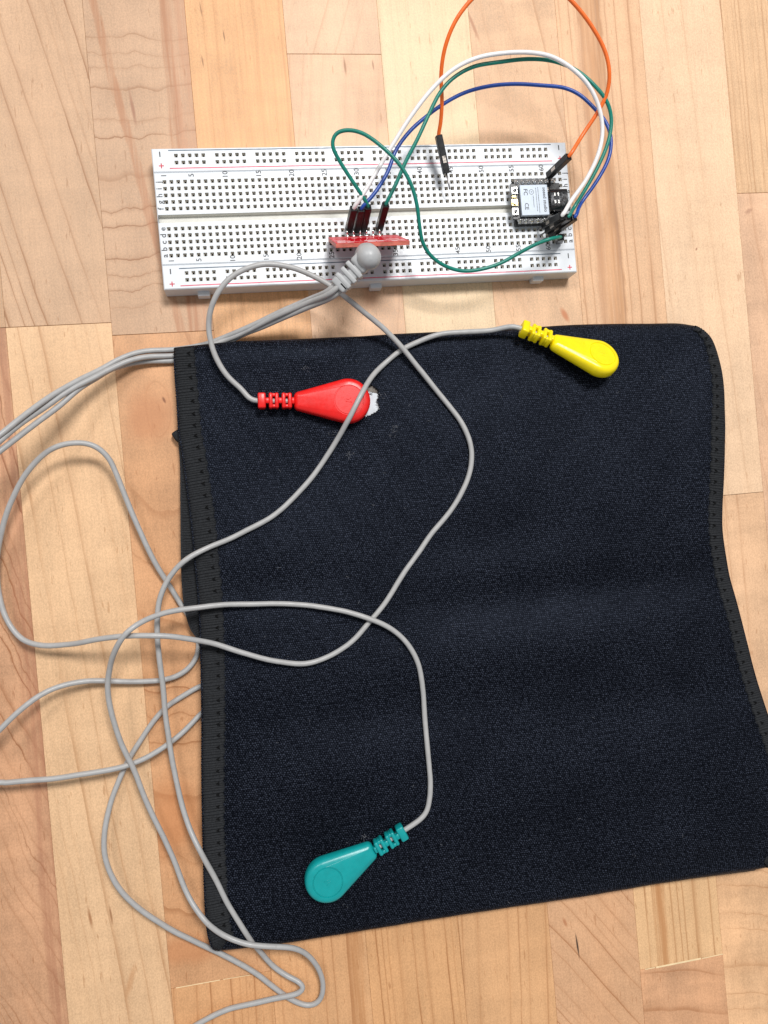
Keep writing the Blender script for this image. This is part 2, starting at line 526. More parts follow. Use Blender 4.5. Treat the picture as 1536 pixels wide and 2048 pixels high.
HW = (150, 104, 74)
PL = [
    # column, y bottom, y top, wood settings
    (-1, -9, 260, dict(base=(194, 157, 119), sp=9, slope=.2, seed=1)),  # darker base: the dim light of the upper left is painted in
    (-1, -470, -9, dict(base=(205, 155, 114), sp=5.5, slope=.16, curve=-.0006, amp=6, ls=.7, fig=.12, seed=2, jag=4,
                        streaks=[stk(20, 900, 5, .0, (160, 104, 78), .5)])),
    (0, -9, 260, dict(base=(203, 167, 130), sp=8.6, slope=.22, amp=2.2, ls=.62, seed=3)),  # base darkened to carry the weaker light at the upper left
    (0, -470, -9, dict(base=(231, 192, 145), sp=8.5, slope=.10, amp=3, ls=.34, seed=4,
                       marks=[mk(180, 1835, 1.0, 6, 6, (150, 92, 50), .7), mk(222, 1830, .6, 5, 5, (140, 88, 50), .7),
                              mk(262, 1960, 1.6, 9, -20, (180, 120, 70), .4)])),
    (1, -14, 260, dict(base=(197, 161, 126), sp=10.5, horiz=1.0, slope=-.12, amp=3.2, nscale=.045, ls=.6, seed=5, jag=3.5,  # shade of the upper left corner is put into this base too
                       streaks=[stk(338, 120, 2.6, .0, (170, 112, 76), .7), stk(362, 120, 4.5, .0, (190, 134, 100), .55),
                                stk(300, 430, 2.2, .17, (172, 112, 74), .6)],
                       marks=[mk(265, 215, 1.0, 10, 6, (150, 98, 72), .7)])),
    (1, -267, -14, dict(base=(212, 158, 108), sp=11, ring=(at(318, 815)[0], at(318, 815)[1], .45), amp=2.5, nscale=.05, ls=.55, seed=6, fig=.10,
                        marks=[mk(328, 800, .7, 1.8, 20, (84, 48, 30), .95), mk(300, 830, 13, 15, 0, (190, 126, 84), .6),
                               mk(345, 1640, 16, 22, 0, (198, 124, 72), .5), mk(380, 1900, 18, 8, 0, (190, 120, 74), .45)])),
    (1, -470, -267, dict(base=(220, 164, 108), sp=6, slope=-.03, amp=1.2, ls=.6, seed=7)),
    (2, -80, 260, dict(base=(229, 174, 116), sp=5.5, slope=.0, amp=1.0, ls=.28, fine=.07, seed=8,
                       marks=[mk(402, 20, .4, 4, 5, (130, 84, 50), .7), mk(448, 72, .4, 3, 5, (120, 80, 48), .7), mk(405, 122, .4, 3, 5, (130, 84, 50), .7)])),
    (2, -470, -80, dict(base=(219, 166, 112), sp=6.5, slope=.0, amp=1.4, ls=.55, seed=9,
                        streaks=[stk(715, 1950, 3.6, -.02, (176, 118, 70), .65)])),
    (3, 95, 260, dict(base=(228, 190, 152), sp=13, slope=-.35, amp=2, ls=.30, seed=10)),
    (3, -120, 95, dict(base=(231, 190, 150), sp=9, slope=-.15, amp=3, ls=.28, seed=11, fig=.09,
                       marks=[mk(690, 133, .7, 5, 2, (150, 98, 66), .75), mk(746, 130, .5, 3, 2, (140, 90, 60), .7),
                              mk(742, 585, 5, 9, 0, (196, 140, 104), .5)])),
    (3, -470, -120, dict(base=(219, 166, 110), sp=5.6, slope=.02, amp=1.2, ls=.62, seed=12)),
    (4, -150, 260, dict(base=(240, 214, 170), sp=7, slope=.0, amp=1.0, ls=.16, seed=13, fig=.04)),
    (4, -470, -150, dict(base=(223, 172, 118), sp=8, slope=-.06, amp=1.4, ls=.6, seed=14)),
    (5, -110, 260, dict(base=(226, 186, 144), sp=15, slope=.18, amp=5, nscale=.03, ls=.42, seed=15, fig=.09,
                        streaks=[],
                        marks=[mk(946, 50, 1.0, 9, 18, (176, 124, 92), .8), mk(1130, 630, 1.6, 4.5, 25, (190, 120, 78), .9)])),
    (5, -470, -110, dict(base=(222, 172, 126), sp=8.5, slope=.75, curve=.0, amp=2, ls=.5, seed=16,
                         marks=[mk(1155, 1892, .55, 7.5, 4, (60, 46, 38), .98), mk(1130, 1845, 1.0, 3, 20, (176, 112, 74), .7)])),
    (6, -150, 260, dict(base=(227, 184, 140), sp=7, slope=.0, amp=1.5, ls=.5, seed=17,
                        streaks=[stk(1180, 150, 6.5, .0, (184, 134, 96), .75), stk(1216, 300, 2.6, .0, (150, 106, 76), .75),
                                 stk(1216, 420, 6, .0, (206, 150, 100), .5)])),
    (6, -294.5, -150, dict(base=(232, 188, 134), sp=5.5, slope=.0, amp=.8, ls=.5, seed=18,
                           streaks=[stk(1322, 1860, 3.4, .0, (190, 134, 86), .85)])),
    (6, -470, -294.5, dict(base=(222, 168, 122), sp=11, horiz=.9, slope=-.3, amp=4, ls=.34, seed=19, fig=.13)),
    (7, -97, 260, dict(base=(236, 202, 162), sp=12, slope=.05, amp=2.2, ls=.5, seed=20, fig=.05,
                       marks=[mk(1393, 498, .6, 1.2, -30, (150, 100, 74), .8)])),
    (7, -230, -97, dict(base=(233, 190, 146), sp=8, slope=.0, amp=2.2, ls=.34, seed=21, fig=.10)),
    (7, -470, -230, dict(base=(233, 187, 138), sp=13, horiz=.8, slope=.3, amp=5, ls=.36, seed=22, fig=.14, jag=3)),
    (8, 34.5, 260, dict(base=(224, 184, 138), sp=3.2, slope=.0, amp=.8, ls=.34, fine=.08, seed=23)),
    (8, -150, 34.5, dict(base=(224, 182, 144), sp=16, slope=.15, amp=5, ls=.4, seed=24, fig=.10,
                         marks=[mk(1498, 422, 3, 1.5, 30, (150, 104, 84), .5)])),
    (8, -470, -150, dict(base=(222, 174, 128), sp=9, slope=.1, amp=2, ls=.5, seed=25)),
    (-3, -470, 40, dict(base=(226, 182, 134), sp=8, slope=.1, seed=26)),
    (-3, 40, 260, dict(base=(212, 164, 116), sp=6, slope=.0, seed=27)),
    (-2, -470, -140, dict(base=(220, 174, 124), sp=9, slope=-.1, seed=28)),
    (-2, -140, 260, dict(base=(232, 194, 150), sp=7, slope=.05, seed=29)),
    (9, -470, 120, dict(base=(230, 186, 138), sp=8, slope=.1, seed=30)),
    (9, 120, 260, dict(base=(216, 168, 120), sp=6, slope=.0, seed=31)),
    (10, -470, -60, dict(base=(218, 168, 118), sp=7, slope=.0, seed=32)),
    (10, -60, 260, dict(base=(234, 198, 154), sp=10, slope=.1, seed=33)),
]
ca, sa = math.cos(GA), math.sin(GA)
for i, (c, y0, y1, kw) in enumerate(PL):
    x0 = COL0 + CW * c
    gap = .05
    v, f = rbox(((x0 + x0 + CW) / 2, (y0 + y1) / 2, -2.0 + rnd.uniform(-.02, .02)), (CW - gap, y1 - y0 - .16, 4), .09)
    v = np.stack([v[:, 0] * ca - v[:, 1] * sa, v[:, 0] * sa + v[:, 1] * ca, v[:, 2]], 1)
    b = MB()
    b.add(v, f)
    b.build('stave', wood('maple_stave', **kw), table, smooth=False)
# pale splinters of filler left in two of the end joints
M_fill = plastic('pale_wood_filler', srgb(240, 214, 170), .7, .2, .08)
for (u0, v0, u1, v1, w) in ((1290, 1939, 1310, 1935, .35), (1312, 1935, 1402, 1917, .7), (1404, 1917, 1446, 1908, .35), (352, 1976, 440, 1960, .3), (446, 1959, 500, 1950, .22)):
    a, b_ = at(u0, v0, .0), at(u1, v1, .0)
    m = frame(b_ - a)
    b = MB()
    v, f = rbox((a + b_) / 2, (np.linalg.norm(b_ - a), w, .12), .04, m)
    b.add(v, f)
    b.build('splinter', M_fill, table, smooth=False)

# ------------------------------------------------------------------ breadboard
BL, BWD, BZ = 165.1, 53.4, 9.2
bc = BWD / 2
board = thing('breadboard', (BL / 2, bc, 0), 'long white solderless breadboard lying above the black band', 'breadboard')
PIT = 2.54
HX = [3.81 + PIT * i for i in range(63)]
HO, HI = .70, .36


def holed_top(mb, x0, x1, y0, y1, z, xs, ys, skip=lambda i, j: False):
    bx = [x0] + sum([[x - HO, x + HO] for x in xs], []) + [x1]
    by = [y0] + sum([[y - HO, y + HO] for y in ys], []) + [y1]
    nx, ny = len(bx), len(by)
    V = [(x, y, z) for y in by for x in bx]
    F = []
    for j in range(ny - 1):
        for i in range(nx - 1):
            if i % 2 and j % 2 and not skip(i // 2, j // 2): continue
            F.append((j * nx + i, j * nx + i + 1, (j + 1) * nx + i + 1, (j + 1) * nx + i))
    mb.add(V, F, 0)
    for j, y in enumerate(ys):
        for i, x in enumerate(xs):
            if skip(i, j): continue
            q = []
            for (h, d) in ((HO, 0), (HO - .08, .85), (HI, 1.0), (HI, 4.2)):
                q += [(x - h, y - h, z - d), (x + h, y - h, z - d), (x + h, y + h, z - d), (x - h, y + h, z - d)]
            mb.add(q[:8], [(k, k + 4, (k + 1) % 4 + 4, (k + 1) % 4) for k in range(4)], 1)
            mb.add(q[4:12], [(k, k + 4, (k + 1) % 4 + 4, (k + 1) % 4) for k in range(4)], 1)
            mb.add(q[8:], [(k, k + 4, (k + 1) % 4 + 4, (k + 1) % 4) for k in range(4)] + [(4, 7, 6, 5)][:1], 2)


def block(mb, x0, x1, y0, y1, z, ch=.35, z0=.25):
    a = [(x0 + ch, y0 + ch, z), (x1 - ch, y0 + ch, z), (x1 - ch, y1 - ch, z), (x0 + ch, y1 - ch, z),
         (x0, y0, z - ch), (x1, y0, z - ch), (x1, y1, z - ch), (x0, y1, z - ch),
         (x0, y0, z0), (x1, y0, z0), (x1, y1, z0), (x0, y1, z0)]
    F = []
    for r in (0, 4):
        for k in range(4):
            F.append((r + k, r + 4 + k, r + 4 + (k + 1) % 4, r + (k + 1) % 4))
    F.append((8, 11, 10, 9))
    mb.add(a, F, 0)


RX = [8.9 + PIT * i for i in range(59)]
BM = [M_white, M_hole, M_deep]
ya, yb = 9.25, 44.25
CH = .35
for (y0, y1, rows) in ((0, ya - .08, (3.35, 5.95)), (yb + .08, BWD, (BWD - 5.45, BWD - 2.8))):
    mb = MB()
    block(mb, 0, BL, y0, y1, BZ)
    holed_top(mb, CH, BL - CH, y0 + CH, y1 - CH, BZ, RX, rows, lambda i, j: i % 6 == 5)
    mb.build('power_rail', BM, board, smooth=False)
mb = MB()
rl = [bc - 13.97 + PIT * k for k in range(5)]
ru = [bc + 3.81 + PIT * k for k in range(5)]
g0, g1, gd = bc - 1.55, bc + 1.55, 2.0
x0, x1 = CH, BL - CH
block(mb, 0, BL, ya, yb, BZ)
holed_top(mb, x0, x1, ya + CH, g0, BZ, HX, rl)
holed_top(mb, x0, x1, g1, yb - CH, BZ, HX, ru)
mb.add([(x0, g0, BZ), (x1, g0, BZ), (x1, g0 + .3, BZ - gd), (x0, g0 + .3, BZ - gd), (x0, g1 - .3, BZ - gd), (x1, g1 - .3, BZ - gd), (x0, g1, BZ), (x1, g1, BZ)],
       [(0, 1, 2, 3), (3, 2, 5, 4), (4, 5, 7, 6)], 3)
mb.build('terminal_strip', BM + [M_chan], board, smooth=False)
mb = MB()
v, f = rbox((BL / 2, bc, .14), (BL - .6, BWD - .6, .26), .05)
mb.add(v, f)
mb.build('adhesive_backing', M_ivory, board, smooth=False)
for u in (408, 752, 1076):
    xx = at(u, 588, 3)[0]
    mb = MB()
    v, f = rbox((xx, -.75, 2.7), (4.7, 1.9, 4.4), .25)
    mb.add(v, f)
    mb.build('side_tab', M_white, board, smooth=False)
zt = BZ + .012
for (y, m, nm) in ((BWD - .85, M_bluei, 'rail_line'), (BWD - 7.6, M_redi, 'rail_line'), (7.75, M_bluei, 'rail_line'), (1.2, M_redi, 'rail_line')):
    mb = MB()
    xs = np.linspace(6.2, BL - 6.5, 40)
    w = .19
    V = []
    for x in xs:
        j = rnd.uniform(-.03, .03)
        V += [(x, y - w - j, zt), (x, y + w - j, zt)]
    mb.add(V, [(2 * i, 2 * i + 2, 2 * i + 3, 2 * i + 1) for i in range(len(xs) - 1)])
    mb.build(nm, m, board, smooth=False)


def put_text(mb, s, size, x, y, z, rot=0.0, bold=0.0, M=None, mi=0):
    V, F = text_mesh(s, size, bold)
    c_, s_ = math.cos(rot), math.sin(rot)
    if M is None:
        V = np.stack([V[:, 0] * c_ - V[:, 1] * s_ + x, V[:, 0] * s_ + V[:, 1] * c_ + y, np.full(len(V), z)], 1)
    else:
        V = V @ np.array(M).T + np.array([x, y, z])
    mb.add(V, F, mi)


def glyph(name, txt, size, x, y, bold):
    b = MB()
    put_text(b, txt, size, x, y, zt, math.pi / 2, bold)
    b.build(name, M_ink, board, smooth=False)


for n in [1] + list(range(5, 61, 5)):
    glyph('printed_number', str(n), 2.75, HX[n - 1], BWD - 10.35, .04)
    glyph('printed_number', str(n), 2.75, HX[n - 1], 10.75, .04)
for rows, ch in ((rl, 'abcde'), (ru, 'fghij')):
    for y, c_ in zip(rows, ch):
        glyph('printed_letter', c_, 3.0, 1.65, y, .05)
        glyph('printed_letter', c_, 3.0, BL - 1.7, y, .05)
for x in (3.0, BL - 3.2):
    for (ym, yp) in ((BWD - 2.2, BWD - 6.6), (6.75, 2.0)):
        b = MB()
        b.add([(x - .22, ym - 1, zt), (x + .22, ym - 1, zt), (x + .22, ym + 1, zt), (x - .22, ym + 1, zt)], [(0, 1, 2, 3)])
        b.build('minus_symbol', M_ink, board, smooth=False)
        b = MB()
        w, l, xc = .2, .95, x + .2
        b.add([(xc - w, yp - l, zt), (xc + w, yp - l, zt), (xc + w, yp - w, zt), (xc + l, yp - w, zt), (xc + l, yp + w, zt), (xc + w, yp + w, zt),
               (xc + w, yp + l, zt), (xc - w, yp + l, zt), (xc - w, yp + w, zt), (xc - l, yp + w, zt), (xc - l, yp - w, zt), (xc - w, yp - w, zt)], [tuple(range(12))])
        b.build('plus_symbol', M_redi2, board, smooth=False)

# ------------------------------------------------------------------ folded neoprene band
ZO = 5.0


def curve(pts, z=ZO):
    return spline([at(u, v, z) for u, v in pts], 1.0)


def resample(p, n):
    d = np.r_[0, np.cumsum(np.linalg.norm(np.diff(p, axis=0), axis=1))]
    s = np.linspace(0, d[-1], n)
    return np.stack([np.interp(s, d, p[:, k]) for k in range(3)], 1)


L_out = [(349, 694), (350, 745), (354, 800), (358, 868), (365, 910), (376, 994), (384, 1060), (390, 1126), (398, 1213), (401, 1290), (404, 1400), (404, 1540), (408, 1750), (412, 1830), (417, 1870), (426, 1893), (440, 1902)]
R_out = [(1386, 650), (1409, 671), (1419, 688), (1431, 730), (1437, 771), (1438, 833), (1437, 950), (1436, 1042), (1441, 1086), (1460, 1178), (1485, 1281), (1518, 1400), (1548, 1500), (1566, 1590), (1568, 1660), (1555, 1708), (1528, 1736)]
T_out = [(349, 694), (385, 690), (413, 687), (478, 681), (530, 679), (600, 677), (698, 672), (784, 667), (873, 663), (960, 660), (1039, 656), (1117, 650), (1195, 647), (1300, 646), (1360, 646), (1386, 650)]
B_out = [(440, 1902), (470, 1899), (520, 1893), (585, 1885), (679, 1870), (845, 1843), (979, 1822), (1107, 1803), (1191, 1790), (1307, 1770), (1441, 1750), (1491, 1743), (1528, 1736)]
NS, NTT = 420, 440
cL, cR = resample(curve(L_out), 800), resample(curve(R_out), 800)
cT, cB = resample(curve(T_out), 800), resample(curve(B_out), 800)


def ev(c, s):
    x = np.clip(s, 0, 1) * (len(c) - 1)
    i = np.minimum(x.astype(int), len(c) - 2)
    fr = (x - i)[..., None]
    return c[i] * (1 - fr) + c[i + 1] * fr


def coons(s, t):
    S, T_ = s[..., None], t[..., None]
    return ((1 - T_) * ev(cT, s) + T_ * ev(cB, s) + (1 - S) * ev(cL, t) + S * ev(cR, t)
            - ((1 - S) * (1 - T_) * cT[0] + S * (1 - T_) * cT[-1] + (1 - S) * T_ * cB[0] + S * T_ * cB[-1]))


BUMPS = []
for (u, v, ru_, rv, h) in ((1130, 1185, 330, 50, -1.9), (1150, 1290, 420, 70, 1.3), (1430, 860, 70, 170, 1.6), (1250, 960, 160, 130, 1.0),
                           (600, 930, 170, 130, -1.4), (980, 850, 200, 110, .9), (640, 1540, 240, 110, 1.2), (1150, 1560, 300, 90, 1.5),
                           (1480, 1540, 120, 150, 1.8), (500, 1330, 100, 120, 1.0), (730, 705, 40, 50, -1.2), (600, 705, 90, 40, .9), (880, 700, 90, 40, .9),
                           (820, 1420, 200, 55, -1.2), (1000, 1080, 200, 55, -.9), (560, 1180, 160, 45, -1.0), (1330, 1400, 130, 45, -1.0), (560, 1720, 180, 60, -.9), (425, 1395, 60, 40, 1.2), (410, 1225, 45, 30, .8), (375, 712, 60, 28, .7), (1300, 1690, 220, 50, 1.0)):
    p = at(u, v, 7)
    BUMPS.append((p[0], p[1], ru_ / 5., rv / 5., h * 1.3))


def zb(x, y):
    z = np.full(np.shape(x), 7.6)
    for (bx, by, rx, ry, h) in BUMPS:
        z = z + h * np.exp(-((x - bx) / rx) ** 2 - ((y - by) / ry) ** 2)
    z = z + .10 * np.sin(x * .31 + .6 * np.sin(y * .21)) * np.sin(y * .27 + 1) + .05 * np.sin(x * .83 + y * .41)
    return z


def gz(u, v):
    z = 8.0
    for _ in range(4):
        p = at(u, v, z)
        z = float(zb(p[0], p[1]))
    return z


band = thing('neoprene_band', at(900, 1270, 0) * np.array([1, 1, 0]), 'black neoprene band folded flat with stitched ribbed edges', 'neoprene band')
Hm = 225.0
rr = 3.8
rolls = []
for a in np.linspace(-60, 84, 22):
    th = math.radians(a)
    rolls.append(((1 - math.cos(th)), math.sin(th)))
RT, RB = 9.0, 6.0      # the folds roll over softly, the top one wider
cut = 1 - math.cos(math.radians(88))
mids = np.linspace(RT * cut, Hm - RB * cut, NTT)
tt = [RT * d / Hm for d, _ in rolls] + list(mids / Hm) + [1 - RB * d / Hm for d, _ in rolls[::-1]]
kk = [k for _, k in rolls] + [1.0] * NTT + [k for _, k in rolls[::-1]]
tt, kk = np.array(tt), np.array(kk)
ss = np.linspace(0, 1, NS)
Sg, Tg = np.meshgrid(ss, tt)
G = coons(Sg, Tg)
zz = zb(G[..., 0], G[..., 1])
half = zz / 2
G[..., 2] = half + (half - .15) * kk[:, None]
# frayed hole beside the red snap
hp = [(690, 772), (722, 768), (745, 771), (757, 779), (759, 790), (755, 803), (760, 817), (752, 827), (738, 833), (715, 838), (690, 830)]
HP = np.array([at(u, v, 7.6)[:2] for u, v in hp])


def inside(X, Y, poly):
    r = np.zeros(X.shape, bool)
    n = len(poly)
    for i in range(n):
        xa, ya_ = poly[i]
        xb, yb_ = poly[(i + 1) % n]
        cond = ((ya_ > Y) != (yb_ > Y)) & (X < (xb - xa) * (Y - ya_) / (yb_ - ya_ + 1e-12) + xa)
        r ^= cond
    return r


rs = np.random.RandomState(4)
jx = rs.uniform(-.35, .35, G.shape[:2])
jy = rs.uniform(-.35, .35, G.shape[:2])
hole = inside(G[..., 0] + jx, G[..., 1] + jy, HP)
NR = len(tt)
idx = np.arange(NR * NS).reshape(NR, NS)
quads = np.stack([idx[:-1, :-1], idx[1:, :-1], idx[1:, 1:], idx[:-1, 1:]], -1).reshape(-1, 4)
hm = (hole[:-1, :-1] & hole[1:, 1:]).reshape(-1)
quads = quads[~hm]
me = bpy.data.meshes.new('top_panel')
ob_off = OFF[band.name]
me.from_pydata(((G.reshape(-1, 3) - ob_off) * MM).tolist(), [], quads.tolist())
me.materials.append(M_fab)
me.polygons.foreach_set('use_smooth', [True] * len(me.polygons))
uvl = me.uv_layers.new(name='UVMap')
vi = np.zeros(len(me.loops), int)
me.loops.foreach_get('vertex_index', vi)
uvv = np.stack([(Sg * 205).reshape(-1), (Tg * Hm).reshape(-1)], 1)
uvl.data.foreach_set('uv', uvv[vi].reshape(-1))
o = bpy.data.objects.new('top_panel', me)
C.objects.link(o)
o.parent = band
OFF[o.name] = ob_off

# lower layer, showing along the left side
U_out = [(362, 730), (358, 800), (356, 868), (360, 920), (361, 1000), (362, 1100), (364, 1170), (371, 1225), (380, 1256), (395, 1280), (406, 1315), (410, 1400), (412, 1600), (420, 1800), (428, 1880)]
cU = resample(curve(U_out, 3.5), 300)
cRi = resample(curve(R_out, 3.5), 300)
mb = MB()
n = 300
inw = unit(cRi.mean(0) - cU.mean(0))
Lp, Rp = cU.copy(), cRi - inw * 5
for z, flip in ((4.4, False), (2.5, True)):
    V = np.zeros((n, 30, 3))
    for j in range(30):
        V[:, j] = Lp + (Rp - Lp) * j / 29
    V[..., 2] = z
    q = [(i * 30 + j, (i + 1) * 30 + j, (i + 1) * 30 + j + 1, i * 30 + j + 1) for i in range(n - 1) for j in range(29)]
    mb.add(V.reshape(-1, 3), [t_[::-1] for t_ in q] if flip else q)
mb.build('lower_panel', M_tape, band)


def binding(name, outer, inner_w, zfun, zbot, side, lift=.5, amp=.23, pit=.98):
    """ribbed tape wrapped over an edge; outer = path along the edge, inner_w(s) = width"""
    d = np.r_[0, np.cumsum(np.linalg.norm(np.diff(outer[:, :2], axis=0), axis=1))]
    nn = int(d[-1] / (pit / 5))
    p = resample(outer, nn)
    p = np.stack([np.convolve(np.pad(p[:, k], 12, mode='edge'), np.ones(25) / 25, 'valid') for k in range(3)], 1)
    T = np.gradient(p, axis=0)
    T /= np.linalg.norm(T, axis=1)[:, None]
    N = np.stack([-T[:, 1], T[:, 0], 0 * T[:, 0]], 1) * side       # towards the cloth
    s = np.linspace(0, 1, nn)
    w = inner_w(s)
    L = np.linspace(0, d[-1], nn)
    prof = [(1.0, 1.0, -.55), (.97, 1.0, .15), (.9, 1.0, .40), (.75, 1.0, .5), (.6, 1, .5), (.45, 1, .5), (.3, 1, .5), (.2, 1, .42), (.10, 1, .2), (.035, .85, 0), (.0, .6, 0), (-.02, .35, 0), (.0, .12, 0), (.06, .0, 0)]
    m = len(prof)
    V = np.zeros((nn, m, 3))
    for j, (a, k, up) in enumerate(prof):
        q = p + N * (w * a)[:, None]
        zt_ = zfun(q[:, 0], q[:, 1]) + lift * up * 2
        skew = a * .5
        rib = amp * np.sin(2 * math.pi * (L + skew + .25 * np.sin(L * .9)) / pit) * (1 if k > .2 else .4)
        stitch_dip = -.35 * np.exp(-((a - .72) / .14) ** 2) * (np.cos(2 * math.pi * L / 4.55) * .5 + .5) ** 4
        V[:, j, :2] = q[:, :2] - N[:, :2] * (rib * (k < .9))[:, None]
        V[:, j, 2] = zbot + (zt_ - zbot) * k + (rib + stitch_dip) * (k > .8)
        if a > .95: V[:, j, :2] += N[:, :2] * (.28 * np.sin(2 * math.pi * L / 4.55 + 1.2))[:, None]
    q = [(i * m + j, (i + 1) * m + j, (i + 1) * m + j + 1, i * m + j + 1) for i in range(nn - 1) for j in range(m - 1)]
    if side < 0: q = [t_[::-1] for t_ in q]
    b = MB()
    b.add(V.reshape(-1, 3), q)
    ob = b.build(name, M_tape, band)
    return ob, p, N, w, L


def wl(s):
    return np.interp(s, [0, .05, .3, .5, .8, 1], [7.6, 8.4, 9.4, 9.3, 8.3, 9.5])


def wr(s):
    return np.interp(s, [0, .08, .2, .5, .8, 1], [3.0, 5.0, 6.6, 6.4, 6.6, 5])


def roll_in(x, y):
    return zb(x, y)


def edge_fall(path, zf, r=9.0, z_end=2.2):
    """let the tape follow the rolled folds at its two ends"""
    a, b_ = path[0, :2], path[-1, :2]

    def g(x, y):
        z = zf(x, y)
        for e in (a, b_):
            d = np.clip(np.abs(y - e[1]) / r, 0, 1)
            z = z_end + (z - z_end) * np.sqrt(np.clip(1 - (1 - d) ** 2, 0, 1)) ** .8
        return z
    return g


lo_path = curve(L_out)
_, pL, NL, WLw, LL = binding('edge_binding', lo_path, wl, edge_fall(lo_path, zb, 4.0, 4.0), 4.6, 1)
ro_path = curve(R_out)
_, pR, NRr, WRw, LR = binding('edge_binding', ro_path, wr, edge_fall(ro_path, zb, 4.0, 3.8), .3, -1)
uo_path = curve(U_out[:], 3.5)
binding('edge_binding', uo_path, lambda s: np.full(np.shape(s), 7.0), lambda x, y: np.full(np.shape(x), 4.3), .4, 1, .25, .2)
# the folded tape end that sticks out at the left
mb = MB()
c0 = at(356, 872, 2.5)
v, f = rbox(c0, (3.4, 4.2, 3.4), .8, frame((1, .55, 0)), 2)
mb.add(v, f)
mb.build('binding_end', M_tape, band)

stitch_me = None
for (p, N, w, L, frac) in ((pL, NL, WLw, LL, .72), (pR, NRr, WRw, LR, .66)):
    k = 3.0
    while k < L[-1] - 4:
        i = int(np.searchsorted(L, k))
        c_ = p[i] + N[i] * w[i] * frac
        if stitch_me is None:
            b = MB()
            for sg in (-1, 1):
                tube(np.array([[-.8, 0, -.05], [-.2, sg * .28, .1], [.7, sg * .7, -.05]]), .2, 6, b)
            b.add([(-.85, -.2, .0), (.45, -.5, .0), (.45, .5, .0), (-.85, .2, .0)], [(0, 1, 2, 3)])
            V = np.concatenate(b.v) * MM
            stitch_me = bpy.data.meshes.new('stitch')
            stitch_me.from_pydata(V.tolist(), [], b.f)
            stitch_me.materials.append(M_thread)
        so = bpy.data.objects.new('stitch', stitch_me)
        C.objects.link(so)
        so.parent = band
        z_ = float(zb(c_[0], c_[1])) + .72
        so.scale = (.8, .85, 1)
        so.location = Vector((np.array([c_[0], c_[1], z_]) - ob_off) * MM)
        so.rotation_euler = (0, 0, math.atan2(N[i][1], N[i][0]) + rnd.uniform(-.12, .12))
        k += 4.55 + rnd.uniform(-.15, .15)
# worn fuzz where the tape meets the cloth, and loose threads at the hole
fz = MB()
for (p, N, w, L) in ((pL, NL, WLw, LL), (pR, NRr, WRw, LR)):
    k = 4.0
    while k < L[-1] - 3:
        i = int(np.searchsorted(L, k))
        for _ in range(3):
            c_ = p[i] + N[i] * (w[i] * rnd.uniform(.82, 1.0))
            z_ = float(zb(c_[0], c_[1])) + .75
            d = np.array([N[i][0], N[i][1], 0]) * rnd.uniform(.3, .9) + np.array([rnd.uniform(-.8, .8), rnd.uniform(-.8, .8), rnd.uniform(-.3, .1)])
            c3 = np.array([c_[0], c_[1], z_])
            tube(np.array([c3, c3 + d * .5 + [0, 0, .1], c3 + d]), .05, 3, fz)
        k += 2.2
ft = fz.build('thread_fuzz', M_frill, band)
ft['kind'] = 'stuff'
fz = MB()
for i in range(70):
    e = rnd.randrange(1, 10)
    a, b_ = HP[e], HP[(e + 1) % len(HP)]
    q = a + (b_ - a) * rnd.random()
    cen = HP.mean(0)
    d = unit(np.array([cen[0] - q[0], cen[1] - q[1], 0])) * rnd.uniform(.3, 1.3) + np.array([rnd.uniform(-.5, .5), rnd.uniform(-.5, .5), rnd.uniform(-.2, .3)])
    c3 = np.array([q[0], q[1], float(zb(q[0], q[1])) + .05])
    tube(np.array([c3 - d * .3, c3 + [0, 0, .12], c3 + d * .6]), .07, 4, fz)
ft = fz.build('frayed_thread', M_thread, band)
ft['kind'] = 'stuff'
lint = MB()
spots = [(790, 860, 9), (695, 912, 7), (762, 795, 5), (665, 870, 4), (730, 1675, 7), (700, 905, 4), (785, 870, 4), (612, 742, 4), (610, 745, 3), (690, 1810, 2), (935, 1440, 1), (560, 1480, 1), (1000, 1180, 1), (1290, 1240, 1), (620, 640 + 60, 2)]
for (u, v, nn) in spots + [(rnd.uniform(470, 1380), rnd.uniform(720, 1800), 1) for _ in range(60)]:
    for _ in range(nn):
        uu, vv = u + rnd.uniform(-8, 8), v + rnd.uniform(-8, 8)
        z = gz(uu, vv)
        q = at(uu, vv, z + .15)
        a = rnd.uniform(0, 6.28)
        l = rnd.uniform(.2, .9)
        d = np.array([math.cos(a) * l, math.sin(a) * l, 0])
        e = np.array([-d[1], d[0], 0]) * rnd.uniform(-.5, .5)
        tube(np.array([q - d, q + e + [0, 0, .1], q + d]), .06, 3, lint)
ft = lint.build('lint', M_lint, band)
ft['kind'] = 'stuff'

# ------------------------------------------------------------------ electrode pad in the hole
epos = at(735, 800, 5.5)
pad = thing('electrode_pad', epos, 'white electrode pad peeking through the frayed hole beside the red connector', 'electrode')
mb = MB()
v, f = rbox(at(728, 806, 5.9), (16.5, 13.5, .9), .35, frame((1, -.02, 0)), 2)
mb.add(v, f)
mb.build('foam_pad', M_pad, pad)
mb = MB()
v, f = rbox(at(742, 776, 6.45), (9.5, 3.1, .16), .05, frame((1, -.30, 0)))
mb.add(v, f)
mb.build('tan_grey_strip', M_padtan, pad)  # thin tan-grey strip across the upper part of the pad
mb = MB()
Mr = frame((.25, 1, 0))
q = at(742, 787, 6.62)
put_text(mb, 'R', 2.2, q[0], q[1], q[2], M=Mr[:, [0, 1, 2]])
mb.build('printed_mark', M_ink, pad, smooth=False)

# ------------------------------------------------------------------ electrode cable: plug, three leads, three snaps
CR = 1.03
plug_c = at(738, 515, 37.0)
cable = thing('electrode_cable', (plug_c[0], plug_c[1], 0), 'grey three lead electrode cable with red, yellow and teal snap ends', 'electrode cable')


